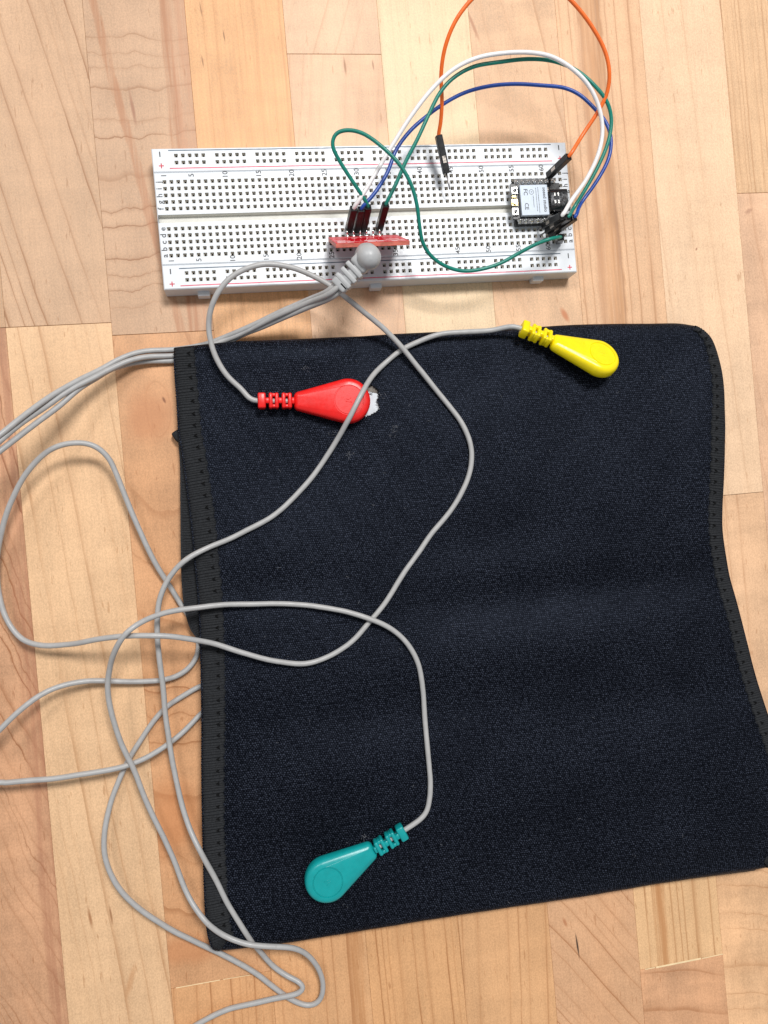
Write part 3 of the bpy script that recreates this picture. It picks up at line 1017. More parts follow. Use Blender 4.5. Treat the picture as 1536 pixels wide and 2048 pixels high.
def relief(mb, M, org, x0, plates, w, h, gapc, gaps):
    """ribbed strain relief along local +x from x0; returns end x"""
    x = x0
    for i, (pl, kind) in enumerate(plates):
        v, f = rbox((x + pl / 2, 0, 0), (pl, w, h), min(.6, pl * .4), None, 2)
        mb.add(v @ M.T + org, f)
        x += pl
        if kind == 'c':
            v, f = rbox((x + gapc / 2, 0, 0), (gapc + .4, w * .34, h * .8), .1)
            mb.add(v @ M.T + org, f)
            x += gapc
        elif kind == 's':
            for sg in (-1, 1):
                v, f = rbox((x + gaps / 2, sg * w * .36, 0), (gaps + .4, w * .2, h * .84), .1)
                mb.add(v @ M.T + org, f)
            x += gaps
    return x


def hull_outline(circs, inset, N=140):
    out = []
    for k in range(N):
        a = 2 * math.pi * k / N
        n_ = np.array([math.cos(a), math.sin(a)])
        best = max(((np.array(c_) @ n_ + max(r - inset, .05)), i) for i, (c_, r) in enumerate(circs))[1]
        c_, r = circs[best]
        out.append(np.array(c_) + max(r - inset, .05) * n_)
    return np.array(out)


def snap(name, mat, head, tail, z, roll, label, R=8.7, Lb=21.0):
    """teardrop snap: head = point under the disc centre, tail = point on the axis towards the cable"""
    ax = unit((tail - head) * np.array([1, 1, 0]))
    X = ax
    Z = np.array([0, 0, 1.0])
    Y = np.cross(Z, X)
    cr, sr = math.cos(roll), math.sin(roll)
    Y2 = Y * cr + Z * sr
    Z2 = -Y * sr + Z * cr
    M = np.stack([X, Y2, Z2], 1)
    org = np.array([head[0], head[1], z])
    circs = [((0, 0), R), ((Lb - 2.2, 1.55), 2.2), ((Lb - 2.2, -1.55), 2.2)]
    rings = [(1.4, 0), (.45, .3), (.05, 1.0), (0, 2.0), (.06, 3.4), (.35, 4.5), (.95, 5.2), (1.7, 5.55)]
    N = 140
    mb = MB()
    V = []
    for ins, zz_ in rings:
        h = hull_outline(circs, ins, N)
        V += [(a, b_, zz_ * (1 - .012 * max(a, 0))) for a, b_ in h]
    ang = np.arange(N) * 2 * math.pi / N
    for r, zz_ in ((5.85, 5.62), (5.74, 5.28), (5.46, 5.28), (5.35, 5.60)):
        V += [(r * math.cos(a), r * math.sin(a), zz_) for a in ang]
    V.append((0, 0, 5.62))
    nr = len(rings) + 4
    F = [(i * N + j, i * N + (j + 1) % N, (i + 1) * N + (j + 1) % N, (i + 1) * N + j) for i in range(nr - 1) for j in range(N)]
    F += [((nr - 1) * N + j, (nr - 1) * N + (j + 1) % N, nr * N) for j in range(N)]
    F.append(tuple(range(N - 1, -1, -1)))
    mb.add(np.array(V) @ M.T + org, F)
    body = mb.build(name, mat, cable, label=label, angle=50)
    rb = MB()
    relief(rb, M, org + M @ np.array([0, 0, 2.75]), Lb, [], 6, 5, 1, 1)
    v, f = rbox((Lb + .35, 0, 2.75), (1.1, 2.4, 3.4), .2)
    rb.add(v @ M.T + org, f)
    xe = relief(rb, M, org + M @ np.array([0, 0, 2.75]), Lb + .8, [(1.55, 's'), (1.45, 'c'), (1.45, 's'), (1.45, 'c'), (3.0, '')], 5.9, 4.9, 1.15, .85)
    rb.build('strain_relief', mat, body)
    mk_ = MB()
    for (p0, p1) in (((-1.2, .9), (1.3, .5)), ((-.9, -.9), (.2, -.1)), ((.2, -.1), (1.2, -.5))):
        a, b_ = np.array([*p0, 5.63]), np.array([*p1, 5.63])
        v, f = rbox((a + b_) / 2, (np.linalg.norm(b_ - a), .22, .12), .04, frame(b_ - a))
        mk_.add(v @ M.T + org, f)
    mk_.build('embossed_mark', mat, body)
    disc = MB()
    p = org + M @ np.array([0, 0, -1.6])
    disc.add(*rbox(p, (7, 7, 3.4), 1.2, M, 2))
    disc.build('snap_socket', M_pin, body)
    return [org + M @ np.array([xe - 12.5, 0, 2.75]), org + M @ np.array([xe - 6, 0, 2.75]), org + M @ np.array([xe + .2, 0, 2.75]), org + M @ np.array([xe + 3.0, 0, 2.75])]


zr = gz(640, 800) + .9
red_end = snap('red_snap', M_red, at(697, 801, zr + 4), at(560, 801, zr + 4), zr, 0.0, 'red')
zy = gz(1180, 710) + 3.4
yel_end = snap('yellow_snap', M_yellow, at(1197, 722, zy + 3), at(1068, 672, zy + 3), zy, .50, 'yellow', R=8.4)
zg = gz(660, 1760) + .8
grn_end = snap('teal_snap', M_teal, at(655, 1761, zg + 4), at(790, 1676, zg + 4), zg, 0.0, 'teal')


def wander(p):
    """slight bends of a used cable"""
    n = len(p)
    k = np.ones(9) / 9
    w = np.stack([np.convolve(np.random.RandomState(n + j).normal(size=n), k, 'same') for j in range(2)], 1)
    w = np.stack([np.convolve(w[:, j], k, 'same') for j in range(2)], 1)
    q = p.copy()
    q[10:-10, :2] += (w * .38)[10:-10]
    return q


def lead(pts, first, last=None, name='lead_wire', step=1.0):
    P = list(first)
    for q in pts:
        u, v, z = q[:3]
        if isinstance(z, str):
            zz_ = gz(u, v) + CR + (float(z[1:]) if len(z) > 1 else 0)
        else:
            zz_ = z
        P.append(at(u, v, zz_))
    if last is not None: P += list(last)
    path = wander(smoothpath(spline(P, step), 8))
    return tube(path, CR, 12, wob=.02).build(name, M_grey, cable)


# plug: domed cap, arm, and the three leads leaving it
pcb_lean = unit(np.array([0, -10.5, 20.0]))
axp = -pcb_lean
Mp = frame(axp, (1, 0, 0))
mb = MB()
prof = [(0.05, -4.1), (1.2, -3.95), (2.4, -3.4), (3.4, -2.5), (4.15, -1.2), (4.45, .3), (4.45, 4.5), (4.3, 6.0), (3.6, 6.6), (2.6, 6.8), (2.6, 9.0), (1.75, 9.1), (1.75, 20), (1.2, 21.5), (.4, 22)]
seg = 36
V = []
for r, x in prof:
    for k in range(seg):
        a = 2 * math.pi * k / seg
        V.append((x, r * math.cos(a), r * math.sin(a)))
F = [(i * seg + j, i * seg + (j + 1) % seg, (i + 1) * seg + (j + 1) % seg, (i + 1) * seg + j) for i in range(len(prof) - 1) for j in range(seg)]
F.append(tuple(range(seg)))
F.append(tuple((len(prof) - 1) * seg + j for j in range(seg - 1, -1, -1)))
mb.add(np.array(V) @ Mp.T + plug_c, F)
plug = mb.build('audio_plug', M_plug, cable, angle=50)
arm_end = at(681, 569, 31.0)
arm0 = plug_c + axp * 2.2
Ma = frame(arm_end - arm0, (0, 0, 1))
LA = np.linalg.norm(arm_end - arm0)
rb = MB()
v, f = rbox((3.4, 0, 0), (4.6, 7.0, 6.0), 1.2, None, 3)
rb.add(v @ Ma.T + arm0, f)
v, f = rbox((LA * .55, .75, -.15), (LA * .9, 4.3, 5.0), .7, None, 2)
rb.add(v @ Ma.T + arm0, f)
xs_ = 5.9
for k in range(3):
    v, f = rbox((xs_ + .85, 0, 0), (1.75, 7.4 - .25 * k, 5.9 - .2 * k), .4, None, 2)
    rb.add(v @ Ma.T + arm0, f)
    xs_ += 2.75
v, f = rbox((LA - .6, 0, 0), (4.6, 6.3, 5.2), .9, None, 3)
rb.add(v @ Ma.T + arm0, f)
rb.build('strain_relief', M_plug, plug)
slit = MB()
v, f = rbox((LA - .4, 1.5, 2.62), (.5, 2.6, .1), .03)
slit.add(v @ Ma.T + arm0, f)
slit.build('moulded_slot', M_thread, plug)
OUT = [arm0 + Ma @ np.array([LA - 2, s, h]) for s, h in ((-1.35, .2), (0, 1.4), (1.35, -.3))]
OUT2 = [arm0 + Ma @ np.array([LA + 4.0, s, h]) for s, h in ((-1.3, .2), (0, 1.35), (1.3, -.3))]

# under the band's corner and off to the left, three near parallel runs
far_l = []
RUN = [
    [(615, 600, 19), (560, 624, 13), (500, 653, 7), (455, 672, 3.6), (420, 686, 1.6), (380, 695, 1.4), (340, 700, 1.8), (300, 701, 3), (270, 706, 4.5), (235, 720, 6.5), (200, 740, 9), (170, 754, 12), (110, 787, 18), (60, 822, 24), (10, 862, 29), (-40, 905, 32)],
    [(610, 608, 20), (560, 629, 14), (510, 654, 7.5), (465, 675, 3.8), (425, 690, 2.6), (385, 706, 2.2), (342, 712, 2.4), (300, 713, 4.2), (265, 719, 6), (225, 736, 8.4), (185, 757, 11.5), (140, 780, 15), (85, 818, 20), (40, 848, 25), (0, 882, 29), (-45, 922, 32)],
    [(608, 618, 18.5), (565, 636, 12.5), (520, 656, 7), (485, 669, 3.5), (440, 695, 1.6), (390, 716, 1.3), (342, 722, 1.5), (300, 722, 2.2), (262, 727, 3.4), (220, 739, 5.6), (200, 752, 7.6), (160, 776, 12.5), (120, 811, 16), (70, 848, 21), (30, 879, 25), (0, 902, 28), (-50, 945, 31)],
]
# red lead: snap -> loop -> across the band -> left loop -> under the band -> off to the left
red = [(486, 781, 'g2.2'), (460, 759, 'g2.6'), (441, 733, 'g3.0'), (426, 699, 'g4.0'), (418, 668, 14), (417, 640, 16), (430, 595, 20), (470, 548, 22), (520, 529, 22), (575, 533, 21), (640, 558, 19.5), (700, 602, 18), (760, 652, 'g5.2'), (806, 695, 'g2.5'), (850, 752, 'g.8'), (893, 806, 'g0'), (926, 852, 'g0'),
       (942, 895, 'g0'), (940, 940, 'g0'), (920, 990, 'g0'), (885, 1040, 'g0'), (845, 1092, 'g0'), (812, 1140, 'g0'), (780, 1190, 'g0'), (742, 1239, 'g0'), (705, 1282, 'g.1'), (660, 1312, 'g.4'), (610, 1327, 'g.9'), (555, 1323, 'g1.8'), (490, 1307, 'g3'), (420, 1286, 'g5'), (370, 1277, 18), (318, 1272, 20.5), (250, 1272, 20.5), (190, 1278, 17),
       (130, 1289, 10), (85, 1292, 8), (45, 1280, 6), (15, 1244, 5), (0, 1200, 4.5), (-6, 1140, 5), (2, 1070, 7), (22, 1005, 9), (55, 943, 11), (95, 903, 12), (140, 887, 12), (182, 889, 11), (215, 912, 9.5), (237, 955, 8), (262, 1022, 6.5), (292, 1090, 5), (320, 1143, 3.2), (345, 1180, 1.8), (365, 1212, 1.3),
       (385, 1245, 1.3), (397, 1275, 1.4), (397, 1303, 1.8), (385, 1328, 2.2), (362, 1348, 2.4), (328, 1360, 2.4), (270, 1364, 3), (219, 1363, 4), (164, 1363, 6), (120, 1372, 8), (82, 1389, 10), (40, 1420, 12), (0, 1459, 13), (-40, 1500, 14)]
yellow = [(985, 660, 'g2.0'), (930, 663, 'g2.2'), (880, 669, 'g1.6'), (838, 683, 'g.6'), (802, 700, 'g.1'), (770, 726, 'g.5'), (745, 752, 'g3.2'), (722, 790, 'g7.6'), (700, 833, 'g7.4'), (678, 872, 'g3.2'), (650, 917, 'g.8'), (615, 965, 'g0'), (575, 1008, 'g0'), (525, 1045, 'g0'), (470, 1073, 'g.2'), (415, 1095, 'g.9'), (370, 1120, 11.5), (340, 1152, 10.5),
          (322, 1190, 10), (315, 1228, 9.6), (314, 1270, 9.8), (318, 1310, 9.5), (325, 1365, 8.4), (331, 1425, 7), (340, 1490, 6), (350, 1548, 5.5), (364, 1610, 6), (382, 1665, 8), (400, 1702, 10.5), (428, 1752, 'g.5'), (455, 1806, 'g0'), (480, 1850, 'g.1'), (497, 1876, 8.2), (508, 1890, 6.6), (523, 1906, 4.0), (548, 1934, 2.4), (576, 1954, 3.2), (600, 1964, 4.4), (611, 1973, 5),
          (608, 1981, 5), (594, 1987, 4.6), (571, 1992, 4.2), (517, 2004, 3), (458, 2018, 2.4), (409, 2040, 2.2), (370, 2064, 2), (320, 2105, 2)]
green = [(852, 1628, 'g1.0'), (860, 1590, 'g.3'), (860, 1545, 'g0'), (854, 1490, 'g0'), (849, 1430, 'g0'), (845, 1375, 'g0'), (834, 1320, 'g0'), (812, 1283, 'g.6'), (780, 1256, 'g1.6'), (742, 1238, 'g2.2'), (690, 1222, 'g1.8'), (640, 1214, 'g1.2'), (570, 1208, 'g1.0'), (500, 1208, 'g1.8'), (440, 1210, 'g3.2'), (380, 1216, 14), (318, 1229, 18), (280, 1246, 22), (250, 1268, 24), (230, 1300, 21),
         (218, 1340, 15.5), (215, 1380, 13), (222, 1425, 11), (238, 1472, 9), (256, 1512, 7.6), (272, 1552, 6.8), (295, 1608, 6), (325, 1670, 5.5), (348, 1720, 5.2), (365, 1765, 5.6), (385, 1808, 7.5), (412, 1845, 10.5), (440, 1866, 'g1.4'), (470, 1881, 'g1.9'), (500, 1890, 11.4), (540, 1893, 10.8), (585, 1895, 9.2), (612, 1906, 6.6), (632, 1928, 5),
         (645, 1958, 3.4), (646, 1985, 2.4), (638, 2004, 1.8), (622, 2012, 1.5), (602, 2008, 1.4), (578, 1996, 1.3), (548, 1974, 1.4), (515, 1948, 1.6), (470, 1922, 1.8), (430, 1901, 2.0), (380, 1878, 3), (330, 1853, 4), (285, 1823, 5), (245, 1785, 5.5), (220, 1745, 5.8), (208, 1705, 5.8), (208, 1665, 5.4), (218, 1620, 4.6), (234, 1570, 3.6), (255, 1525, 2.6),
         (278, 1485, 2.0), (305, 1445, 1.6), (335, 1412, 1.4), (368, 1390, 1.3), (404, 1370, 1.3), (440, 1362, 1.3), (465, 1374, 1.3), (460, 1394, 1.3), (430, 1408, 1.4), (404, 1424, 1.8), (382, 1448, 2.6), (355, 1474, 3.6), (320, 1500, 4.6), (285, 1520, 5.4), (250, 1533, 6.2), (200, 1543, 7.4), (140, 1552, 8.4), (60, 1561, 9), (0, 1565, 9.4), (-50, 1566, 9.6)]
for run, snap_pts, pts in zip(RUN, (red_end, yel_end, grn_end), (red, yellow, green)):
    lead(pts, snap_pts)
for k, run in enumerate(RUN):
    P = [OUT[k], OUT2[k]] + [at(*q) for q in run]
    # beyond the photo's left edge each run turns down and meets its lead
    end = P[-1]
    tgt = [at(-40, 1500, 14), at(320, 2105, 2), at(-50, 1566, 9.6)][k]
    if k == 1:
        P += [end + np.array([-14, -18, -3]), at(-170, 1250, 14), at(-190, 1700, 6), at(-60, 2080, 2.5), at(150, 2180, 2), tgt]
    else:
        P += [end + np.array([-10, -16, -2]), at(-125 - 30 * k, 1130, 22), at(-130 - 30 * k, 1380, 18), tgt]
    path = smoothpath(spline(P, 1.0), 8)
    tube(path, CR, 12, wob=.015).build('lead_wire', M_grey, cable)

# ------------------------------------------------------------------ red heart monitor module
m0 = at(730, 471, BZ + 2.2)
module = thing('sensor_module', m0 * np.array([1, 1, 0]) + np.array([0, 0, BZ]), 'small red circuit module standing on edge in the breadboard behind the plug', 'circuit board')
bl, br = at(661, 474, 11.5), at(799, 469, 11.5)
tl, tr = at(668, 487, 33.0), at(813, 481, 33.0)
X = unit((br - bl) + (tr - tl))
up = unit((tl + tr) / 2 - (bl + br) / 2)
up = unit(up - (up @ X) * X)
nrm = np.cross(X, up)       # towards the jumper side when +y
if nrm[1] < 0: nrm = -nrm
wdt = 27.2
hgt = np.linalg.norm((tl + tr) / 2 - (bl + br) / 2)
cen = (bl + br + tl + tr) / 4 - nrm * .8
Mm = np.stack([X, nrm, up], 1)
mb = MB()
v, f = rbox((0, 0, 0), (wdt, 1.55, hgt), .06)
mb.add(v @ Mm.T + cen, f, 0)
lst = []
ob = mb.build('circuit_board', [M_pcbr, M_pcbedge], module, smooth=False)
for p_ in ob.data.polygons:
    n_ = np.array(p_.normal)
    if abs(n_ @ nrm) < .7: p_.material_index = 1
sk = MB()  # printed lines, plus pale bars painted for reflections of the white breadboard
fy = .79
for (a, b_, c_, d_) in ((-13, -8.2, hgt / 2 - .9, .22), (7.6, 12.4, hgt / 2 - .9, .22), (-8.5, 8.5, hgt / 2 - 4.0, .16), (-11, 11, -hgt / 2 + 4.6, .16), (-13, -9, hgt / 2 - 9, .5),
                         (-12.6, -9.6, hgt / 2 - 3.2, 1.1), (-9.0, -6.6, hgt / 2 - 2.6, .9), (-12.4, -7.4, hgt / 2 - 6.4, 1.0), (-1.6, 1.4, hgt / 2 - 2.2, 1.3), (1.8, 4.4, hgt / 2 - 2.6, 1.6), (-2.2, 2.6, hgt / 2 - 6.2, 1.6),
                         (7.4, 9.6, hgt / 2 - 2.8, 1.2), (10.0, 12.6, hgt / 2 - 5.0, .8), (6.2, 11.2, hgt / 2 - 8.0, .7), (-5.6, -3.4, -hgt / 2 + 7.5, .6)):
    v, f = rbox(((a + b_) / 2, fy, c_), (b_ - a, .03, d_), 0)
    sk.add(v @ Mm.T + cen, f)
sk.build('silkscreen_and_reflections', M_silk_refl, module, smooth=False)
for k in range(6):
    xx = -6.35 + 2.54 * k
    b = MB()
    a0 = cen + Mm @ np.array([xx, .6, -hgt / 2 + 1.6])
    foot = np.array([a0[0], a0[1] + .6, BZ - 3])
    tube(np.array([foot, foot + [0, 0, 3.2], (foot + [0, 0, 4.0]) * .5 + a0 * .5, a0 + nrm * 1.6, a0 + nrm * 2.4]), .34, 8, b)
    v, f = rbox(a0 + nrm * .35, (1.5, .8, 1.5), .35, Mm, 2)
    b.add(v, f)
    b.build('header_pin', M_solder, module)
# headphone jack and chips on the face that looks at the band
jk = MB()
v, f = rbox((-.6, -3.3, 3.0), (6.0, 5.0, hgt * .5), .4)
jk.add(v @ Mm.T + cen, f)
jk.build('audio_jack', M_black, module, smooth=False)
for (a, c_, w_, h_) in ((-7, -3, 4, 4), (7, -2, 3, 2), (-8, 4, 2, 1.2), (9, 5, 2, 1.2)):
    b = MB()
    v, f = rbox((a, -1.25, c_), (w_, .9, h_), .1)
    b.add(v @ Mm.T + cen, f)
    b.build('chip', M_black, module, smooth=False)

# ------------------------------------------------------------------ microcontroller
zx = BZ + 4.0
pA, pB, pC = at(1021, 364, zx), at(1121, 361, zx), at(1027, 450, zx)
mc = thing('microcontroller_board', np.array([(pA[0] + pB[0]) / 2, (pA[1] + pC[1]) / 2, BZ]), 'tiny black microcontroller with silver shield at the right end of breadboard', 'circuit board')
cx = HX[57] - .0
xr, xl = cx + 10.6, cx - 10.4
# centre between rows: pins seven pitches long
x_first = at(1029, 366, zx)[0]
i0 = int(round((x_first - HX[0]) / PIT))
px_ = [HX[i0] + PIT * k for k in range(7)]
cx = px_[3]
ytop = ru[2] if abs(ru[2] - at(1070, 366, zx)[1]) < abs(ru[3] - at(1070, 366, zx)[1]) else ru[3]
ybot = ytop - 6 * PIT
cy = (ytop + ybot) / 2
mb = MB()
bmm = bmesh.new()
bmesh.ops.create_cube(bmm, size=1)
for v in bmm.verts: v.co = Vector((v.co.x * 20.6, v.co.y * 17.9, v.co.z * 1.1))
bmesh.ops.bevel(bmm, geom=[e for e in bmm.edges if abs(e.verts[0].co.z - e.verts[1].co.z) > .5], offset=1.9, segments=5, affect='EDGES')
V = np.array([v.co[:] for v in bmm.verts])
bmm.verts.index_update()
mb.add(V + [cx + .1, cy, zx - .55], [tuple(v.index for v in f.verts) for f in bmm.faces])
bmm.free()
mb.build('circuit_board', M_pcbk, mc, smooth=False)
for y in (ytop, ybot):
    mb = MB()
    for x in px_:
        v, f = rbox((x, y, BZ + 1.3), (2.5, 2.4, 2.5), .3)
        mb.add(v, f)
    mb.build('header_strip', M_black, mc, smooth=False)
    for x in px_:
        b = MB()
        v, f = rbox((x, y + (.5 if y > cy else -.5), zx + .03), (1.5, 1.9, .12), .05)
        b.add(v, f)
        tube(np.array([[x, y, BZ - 3], [x, y, zx], [x + rnd.uniform(-.1, .1), y, zx + 1.0]]), .36, 8, b)
        seg = 10
        V = []
        for r, h in ((.95, .06), (.85, .35), (.6, .65), (.4, .8)):
            V += [(x + r * math.cos(2 * math.pi * q / seg), y + r * math.sin(2 * math.pi * q / seg), zx + h) for q in range(seg)]
        b.add(V, [(i * seg + j, i * seg + (j + 1) % seg, (i + 1) * seg + (j + 1) % seg, (i + 1) * seg + j) for i in range(3) for j in range(seg)])
        b.build('solder_pin', M_solder, mc)
sA, sB = at(1039, 370, zx + 1.8), at(1094, 368, zx + 1.8)
sC = at(1045, 431, zx + 1.8)
sx0, sx1 = sA[0], sB[0]
sy1, sy0 = sA[1], sC[1]
can = MB()
v, f = rbox(((sx0 + sx1) / 2, (sy0 + sy1) / 2, zx + .9), (sx1 - sx0, sy1 - sy0, 1.8), .18, None, 2)
can.add(v, f)
canob = can.build('shield_can', M_shield, mc, smooth=False)
tx = MB()
zz_ = zx + 1.815
mid = (sy0 + sy1) / 2
put_text(tx, 'seeed studio', 1.95, sx1 - 1.5, mid, zz_, -math.pi / 2, .035)
put_text(tx, 'CE', 2.3, sx0 + 2.2, sy0 + 3.6, zz_, -math.pi / 2, .03)
put_text(tx, 'FC', 2.3, sx0 + 2.2, sy1 - 2.9, zz_, -math.pi / 2, .03)
put_text(tx, 'R', 1.0, sx0 + 4.7, sy1 - 2.9, zz_, -math.pi / 2, .01)
ang = np.linspace(0, 2 * math.pi, 25)[:-1]
V = []
for a in ang: V += [(sx0 + 4.7 + .85 * math.cos(a), sy1 - 2.9 + .85 * math.sin(a), zz_), (sx0 + 4.7 + 1.02 * math.cos(a), sy1 - 2.9 + 1.02 * math.sin(a), zz_)]
tx.add(V, [(2 * i, 2 * i + 1, (2 * i + 3) % 48, (2 * i + 2) % 48) for i in range(24)])
tx.build('printed_text', M_ink, canob, smooth=False)
tl_ = MB()
for (xo, y0_, y1_) in ((5.3, sy0 + 3.0, sy1 - 4.4), (6.6, sy0 + 1.4, sy1 - 1.3), (7.5, sy0 + 1.0, sy1 - 1.0)):
    yy = y1_
    while yy > y0_:
        l = rnd.uniform(.25, .6)
        tl_.add([(sx0 + xo - .12, yy - l, zz_), (sx0 + xo + .12, yy - l, zz_), (sx0 + xo + .12, yy, zz_), (sx0 + xo - .12, yy, zz_)], [(0, 1, 2, 3)])
        yy -= l + rnd.uniform(.08, .2)
tl_.build('fine_print', M_ink, canob, smooth=False)
# usb socket
uA = at(1119, 398, zx + 3)
us = MB()
prf = []
hw, hh, rad = 4.45, 1.6, 1.5
for k in range(24):
    a = 2 * math.pi * k / 24 + math.pi / 24
    prf.append((max(-1, min(1, 1.6 * math.cos(a))) * (hw - rad) + rad * math.cos(a), max(-.05, min(.05, math.sin(a))) + rad * math.sin(a)))
prf = np.array(prf)
xs_ = [uA[0] - 3.6, uA[0] + 3.6]
V = []
for x, sc in ((xs_[0], 1), (xs_[1], 1), (xs_[1], .86), (xs_[1] - 5, .86)):
    for (a, b_) in prf: V.append((x, uA[1] + a * sc, zx + 1.65 + b_ * (sc if sc == 1 else .8)))
n = 24
us.add(V, [(i * n + j, i * n + (j + 1) % n, (i + 1) * n + (j + 1) % n, (i + 1) * n + j) for i in range(3) for j in range(n)] + [tuple(range(n)), tuple(range(3 * n, 4 * n))])
usb = us.build('usb_socket', M_dkmetal, mc, angle=40)
for k in range(4):  # bright plates added as painted glints of the ceiling lamps
    b = MB()
    v, f = rbox((uA[0] - 1.9 + 1.5 * (k % 2), uA[1] + (1.9 if k > 1 else -1.1), zx + 3.22), (.55, 1.3, .06), .02)
    b.add(v, f)
    b.build('lamp_glint', M_pin, usb, smooth=False)
for u, v_ in ((1029, 381), (1031, 423)):
    p = at(u, v_, zx + .8)
    b = MB()
    v, f = rbox((p[0], p[1], zx + .45), (2.6, 3.0, .9), .15)
    b.add(v, f)
    bt = b.build('push_button', M_pin, mc, smooth=False)
    b = MB()
    b.add(*rbox((p[0], p[1], zx + 1.05), (1.3, 1.3, .5), .4, None, 2))
    b.build('button_cap', M_dkmetal, bt)
p = at(1030, 404, zx + .8)
b = MB()
v, f = rbox((p[0], p[1], zx + .3), (2.7, 2.7, .6), .1)
b.add(v, f)
tube(np.array([[p[0], p[1], zx + .5], [p[0], p[1], zx + 1.2]]), 1.0, 16, b)
b.build('antenna_socket', M_gold, mc, angle=40)
b = MB()
v, f = rbox((p[0] - .1, p[1] + 2.3, zx + .3), (1.8, .8, .6), .1)
b.add(v, f)
b.build('chip', M_gold, mc, smooth=False)
pins = MB()
for k in range(16):
    y = sy1 - .8 - k * (sy1 - sy0 - 1.6) / 15
    v, f = rbox((sx1 + .55, y, zx + .1), (1.1, .28, .15), 0)
    pins.add(v, f)
po = pins.build('antenna_trace', M_clip, mc, smooth=False)

# ------------------------------------------------------------------ jumper wires
WG = 'jumper wires plugged into the breadboard'


def housing(root, base, top, twist=0.0, pin=6.5, length=14.0):
    """female or male dupont end: base -> top axis, pin beyond base"""
    ax = unit(top - base)
    ref = np.array([0, 1.0, 0.15]) if abs(ax[1]) < .8 else np.array([1.0, 0, 0])
    Mh = frame(ax, np.cross(ax, ref))
    c_, s_ = math.cos(twist), math.sin(twist)
    Mh = Mh @ np.array([[1, 0, 0], [0, c_, -s_], [0, s_, c_]])
    b = MB()
    v, f = rbox((length / 2, 0, 0), (length, 2.5, 2.5), .16)
    b.add(v @ Mh.T + base, f)
    ho = b.build('plug_housing', M_black, root, smooth=False)
    for (ly, lz) in ((0, 1.26), (0, -1.26), (1.26, 0), (-1.26, 0))[:2]:
        b = MB()
        v, f = rbox((length * .36, ly, lz), (2.6, 1.3 if lz else .06, .06 if lz else 1.3), .02)
        b.add(v @ Mh.T + base, f)
        b.build('metal_clip', M_clip, ho, smooth=False)
    b = MB()
    v, f = rbox((length - .1, 0, 0), (.3, 1.9, 1.9), .1)
    b.add(v @ Mh.T + base, f)
    b.build('wire_entry', M_thread, ho, smooth=False)
    b = MB()
    tube(np.array([base + ax * 1, base - ax * pin * .9, base - ax * pin]), .32, 8, b)
    b.build('pin', M_jpin, ho)
    e = base + ax * length
    return [e - ax * 3, e + ax * .4]


def jumper(label, mat, r, endA, pts, endB):
    A0, A1, tA = endA
    B0, B1, tB = endB
    root = thing('jumper_wire', A0, label, 'jumper wire', WG)
    a = housing(root, A0, A0 + unit(A1 - A0) * 14, **tA)
    b_ = housing(root, B0, B0 + unit(B1 - B0) * 14, **tB)
    P = a + [at(*q) for q in pts] + b_[::-1]
    path = smoothpath(spline(P, .8), 6)
    tube(path, r, 12).build('wire', mat, root)


zH = BZ + .5
# left ends stand in row e behind the red module
A_w = (at(697, 461, zH), at(707, 418, 22.8), {})
A_b = (at(713, 461, zH - .2), at(722, 419, 22.8), {})
A_g2 = (at(726, 460, zH), at(736, 414, 23.0), {})
A_g1 = (at(758, 458, zH), at(772, 408, 23.2), {})
# right ends lean out of the microcontroller's pins
B_w = (at(1088, 452, zx + 1.2), at(1114, 437, 24.5), {})
B_g1 = (at(1094, 462, zx + .6), at(1121, 444, 22.5), {})
B_b = (at(1100, 470, zx + .2), at(1129, 449, 21.0), {})
B_o = (at(1097, 352, zx + 1.2), at(1127, 323, 24.5), {})
B_g2 = (at(1118, 482, zH + .3), at(1122, 474, 23.5), {})
A_o = (at(893, 347, 15.8), at(879, 281, 18.8), dict(pin=6.0))

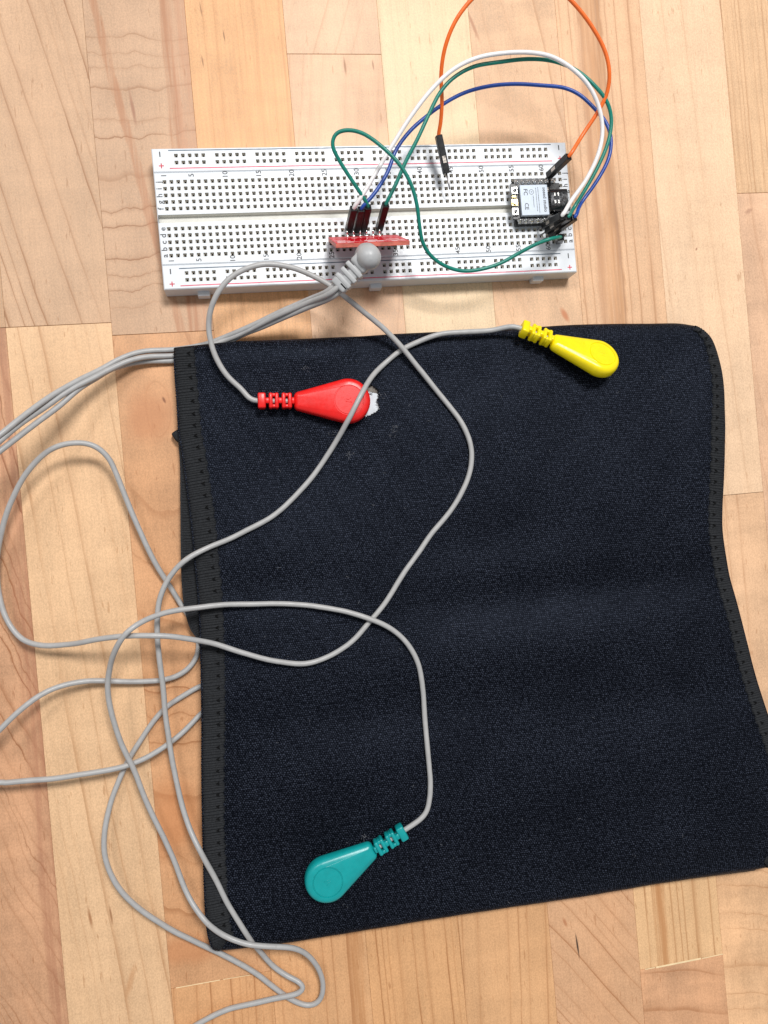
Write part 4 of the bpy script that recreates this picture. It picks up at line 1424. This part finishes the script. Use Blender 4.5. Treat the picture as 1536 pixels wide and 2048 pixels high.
jumper('orange jumper wire with one loose pin hanging over the breadboard', M_orange, .74, A_o,
       [(880, 255, 21), (884, 200, 26), (882, 150, 31), (890, 95, 36), (912, 40, 40), (950, -8, 43), (1000, -45, 45), (1050, -56, 45), (1105, -30, 44), (1146, 5, 43), (1185, 55, 41), (1211, 105, 39), (1219, 150, 37), (1213, 190, 34), (1195, 225, 31), (1165, 270, 28)], B_o)
jumper('white jumper wire in the highest arc from red module to microcontroller', M_wwire, .80, A_w,
       [(722, 395, 25.5), (752, 345, 27), (785, 290, 29), (825, 228, 32), (865, 177, 34), (905, 140, 36), (950, 117, 37), (1000, 107, 37.5), (1060, 105, 37.5), (1105, 114, 37), (1145, 138, 36.5), (1178, 172, 35), (1198, 215, 33), (1205, 262, 31), (1196, 310, 30), (1172, 360, 28), (1142, 402, 26.5)], B_w)
jumper('green jumper wire arching under the white wire to the microcontroller', M_green, .72, A_g1,
       [(790, 372, 25), (812, 322, 27), (835, 278, 29), (858, 228, 30.5), (880, 185, 32), (905, 157, 33), (945, 134, 34), (1000, 124, 34.5), (1060, 118, 34.5), (1110, 123, 34.5), (1155, 142, 34), (1190, 172, 34), (1215, 205, 33), (1223, 240, 31.5), (1216, 285, 30), (1195, 335, 28), (1170, 380, 26), (1145, 420, 24)], B_g1)
jumper('blue jumper wire in the lowest arc from red module to microcontroller', M_blue, .72, A_b,
       [(745, 392, 24.5), (775, 345, 24.5), (792, 300, 25), (820, 262, 25), (850, 235, 25), (885, 209, 24.5), (930, 185, 24), (980, 172, 23.5), (1030, 168, 23), (1085, 171, 23), (1130, 176, 23), (1160, 190, 23.5), (1190, 218, 24.5), (1212, 245, 25.5), (1222, 275, 26), (1218, 315, 26), (1195, 360, 24.5), (1160, 410, 23)], B_b)
jumper('green jumper wire looping back low across the breadboard front', M_green, .72, A_g2,
       [(722, 388, 26), (700, 355, 28), (678, 320, 30), (664, 290, 32), (670, 268, 33), (692, 260, 34), (722, 265, 35), (760, 290, 36), (800, 330, 35.5), (822, 368, 34), (834, 410, 32), (839, 452, 29), (846, 487, 26), (862, 512, 23.5), (890, 532, 21.5), (925, 542, 20.5), (960, 539, 20.5), (1000, 527, 21), (1040, 505, 22.5), (1075, 487, 25), (1100, 478, 26.5)], B_g2)
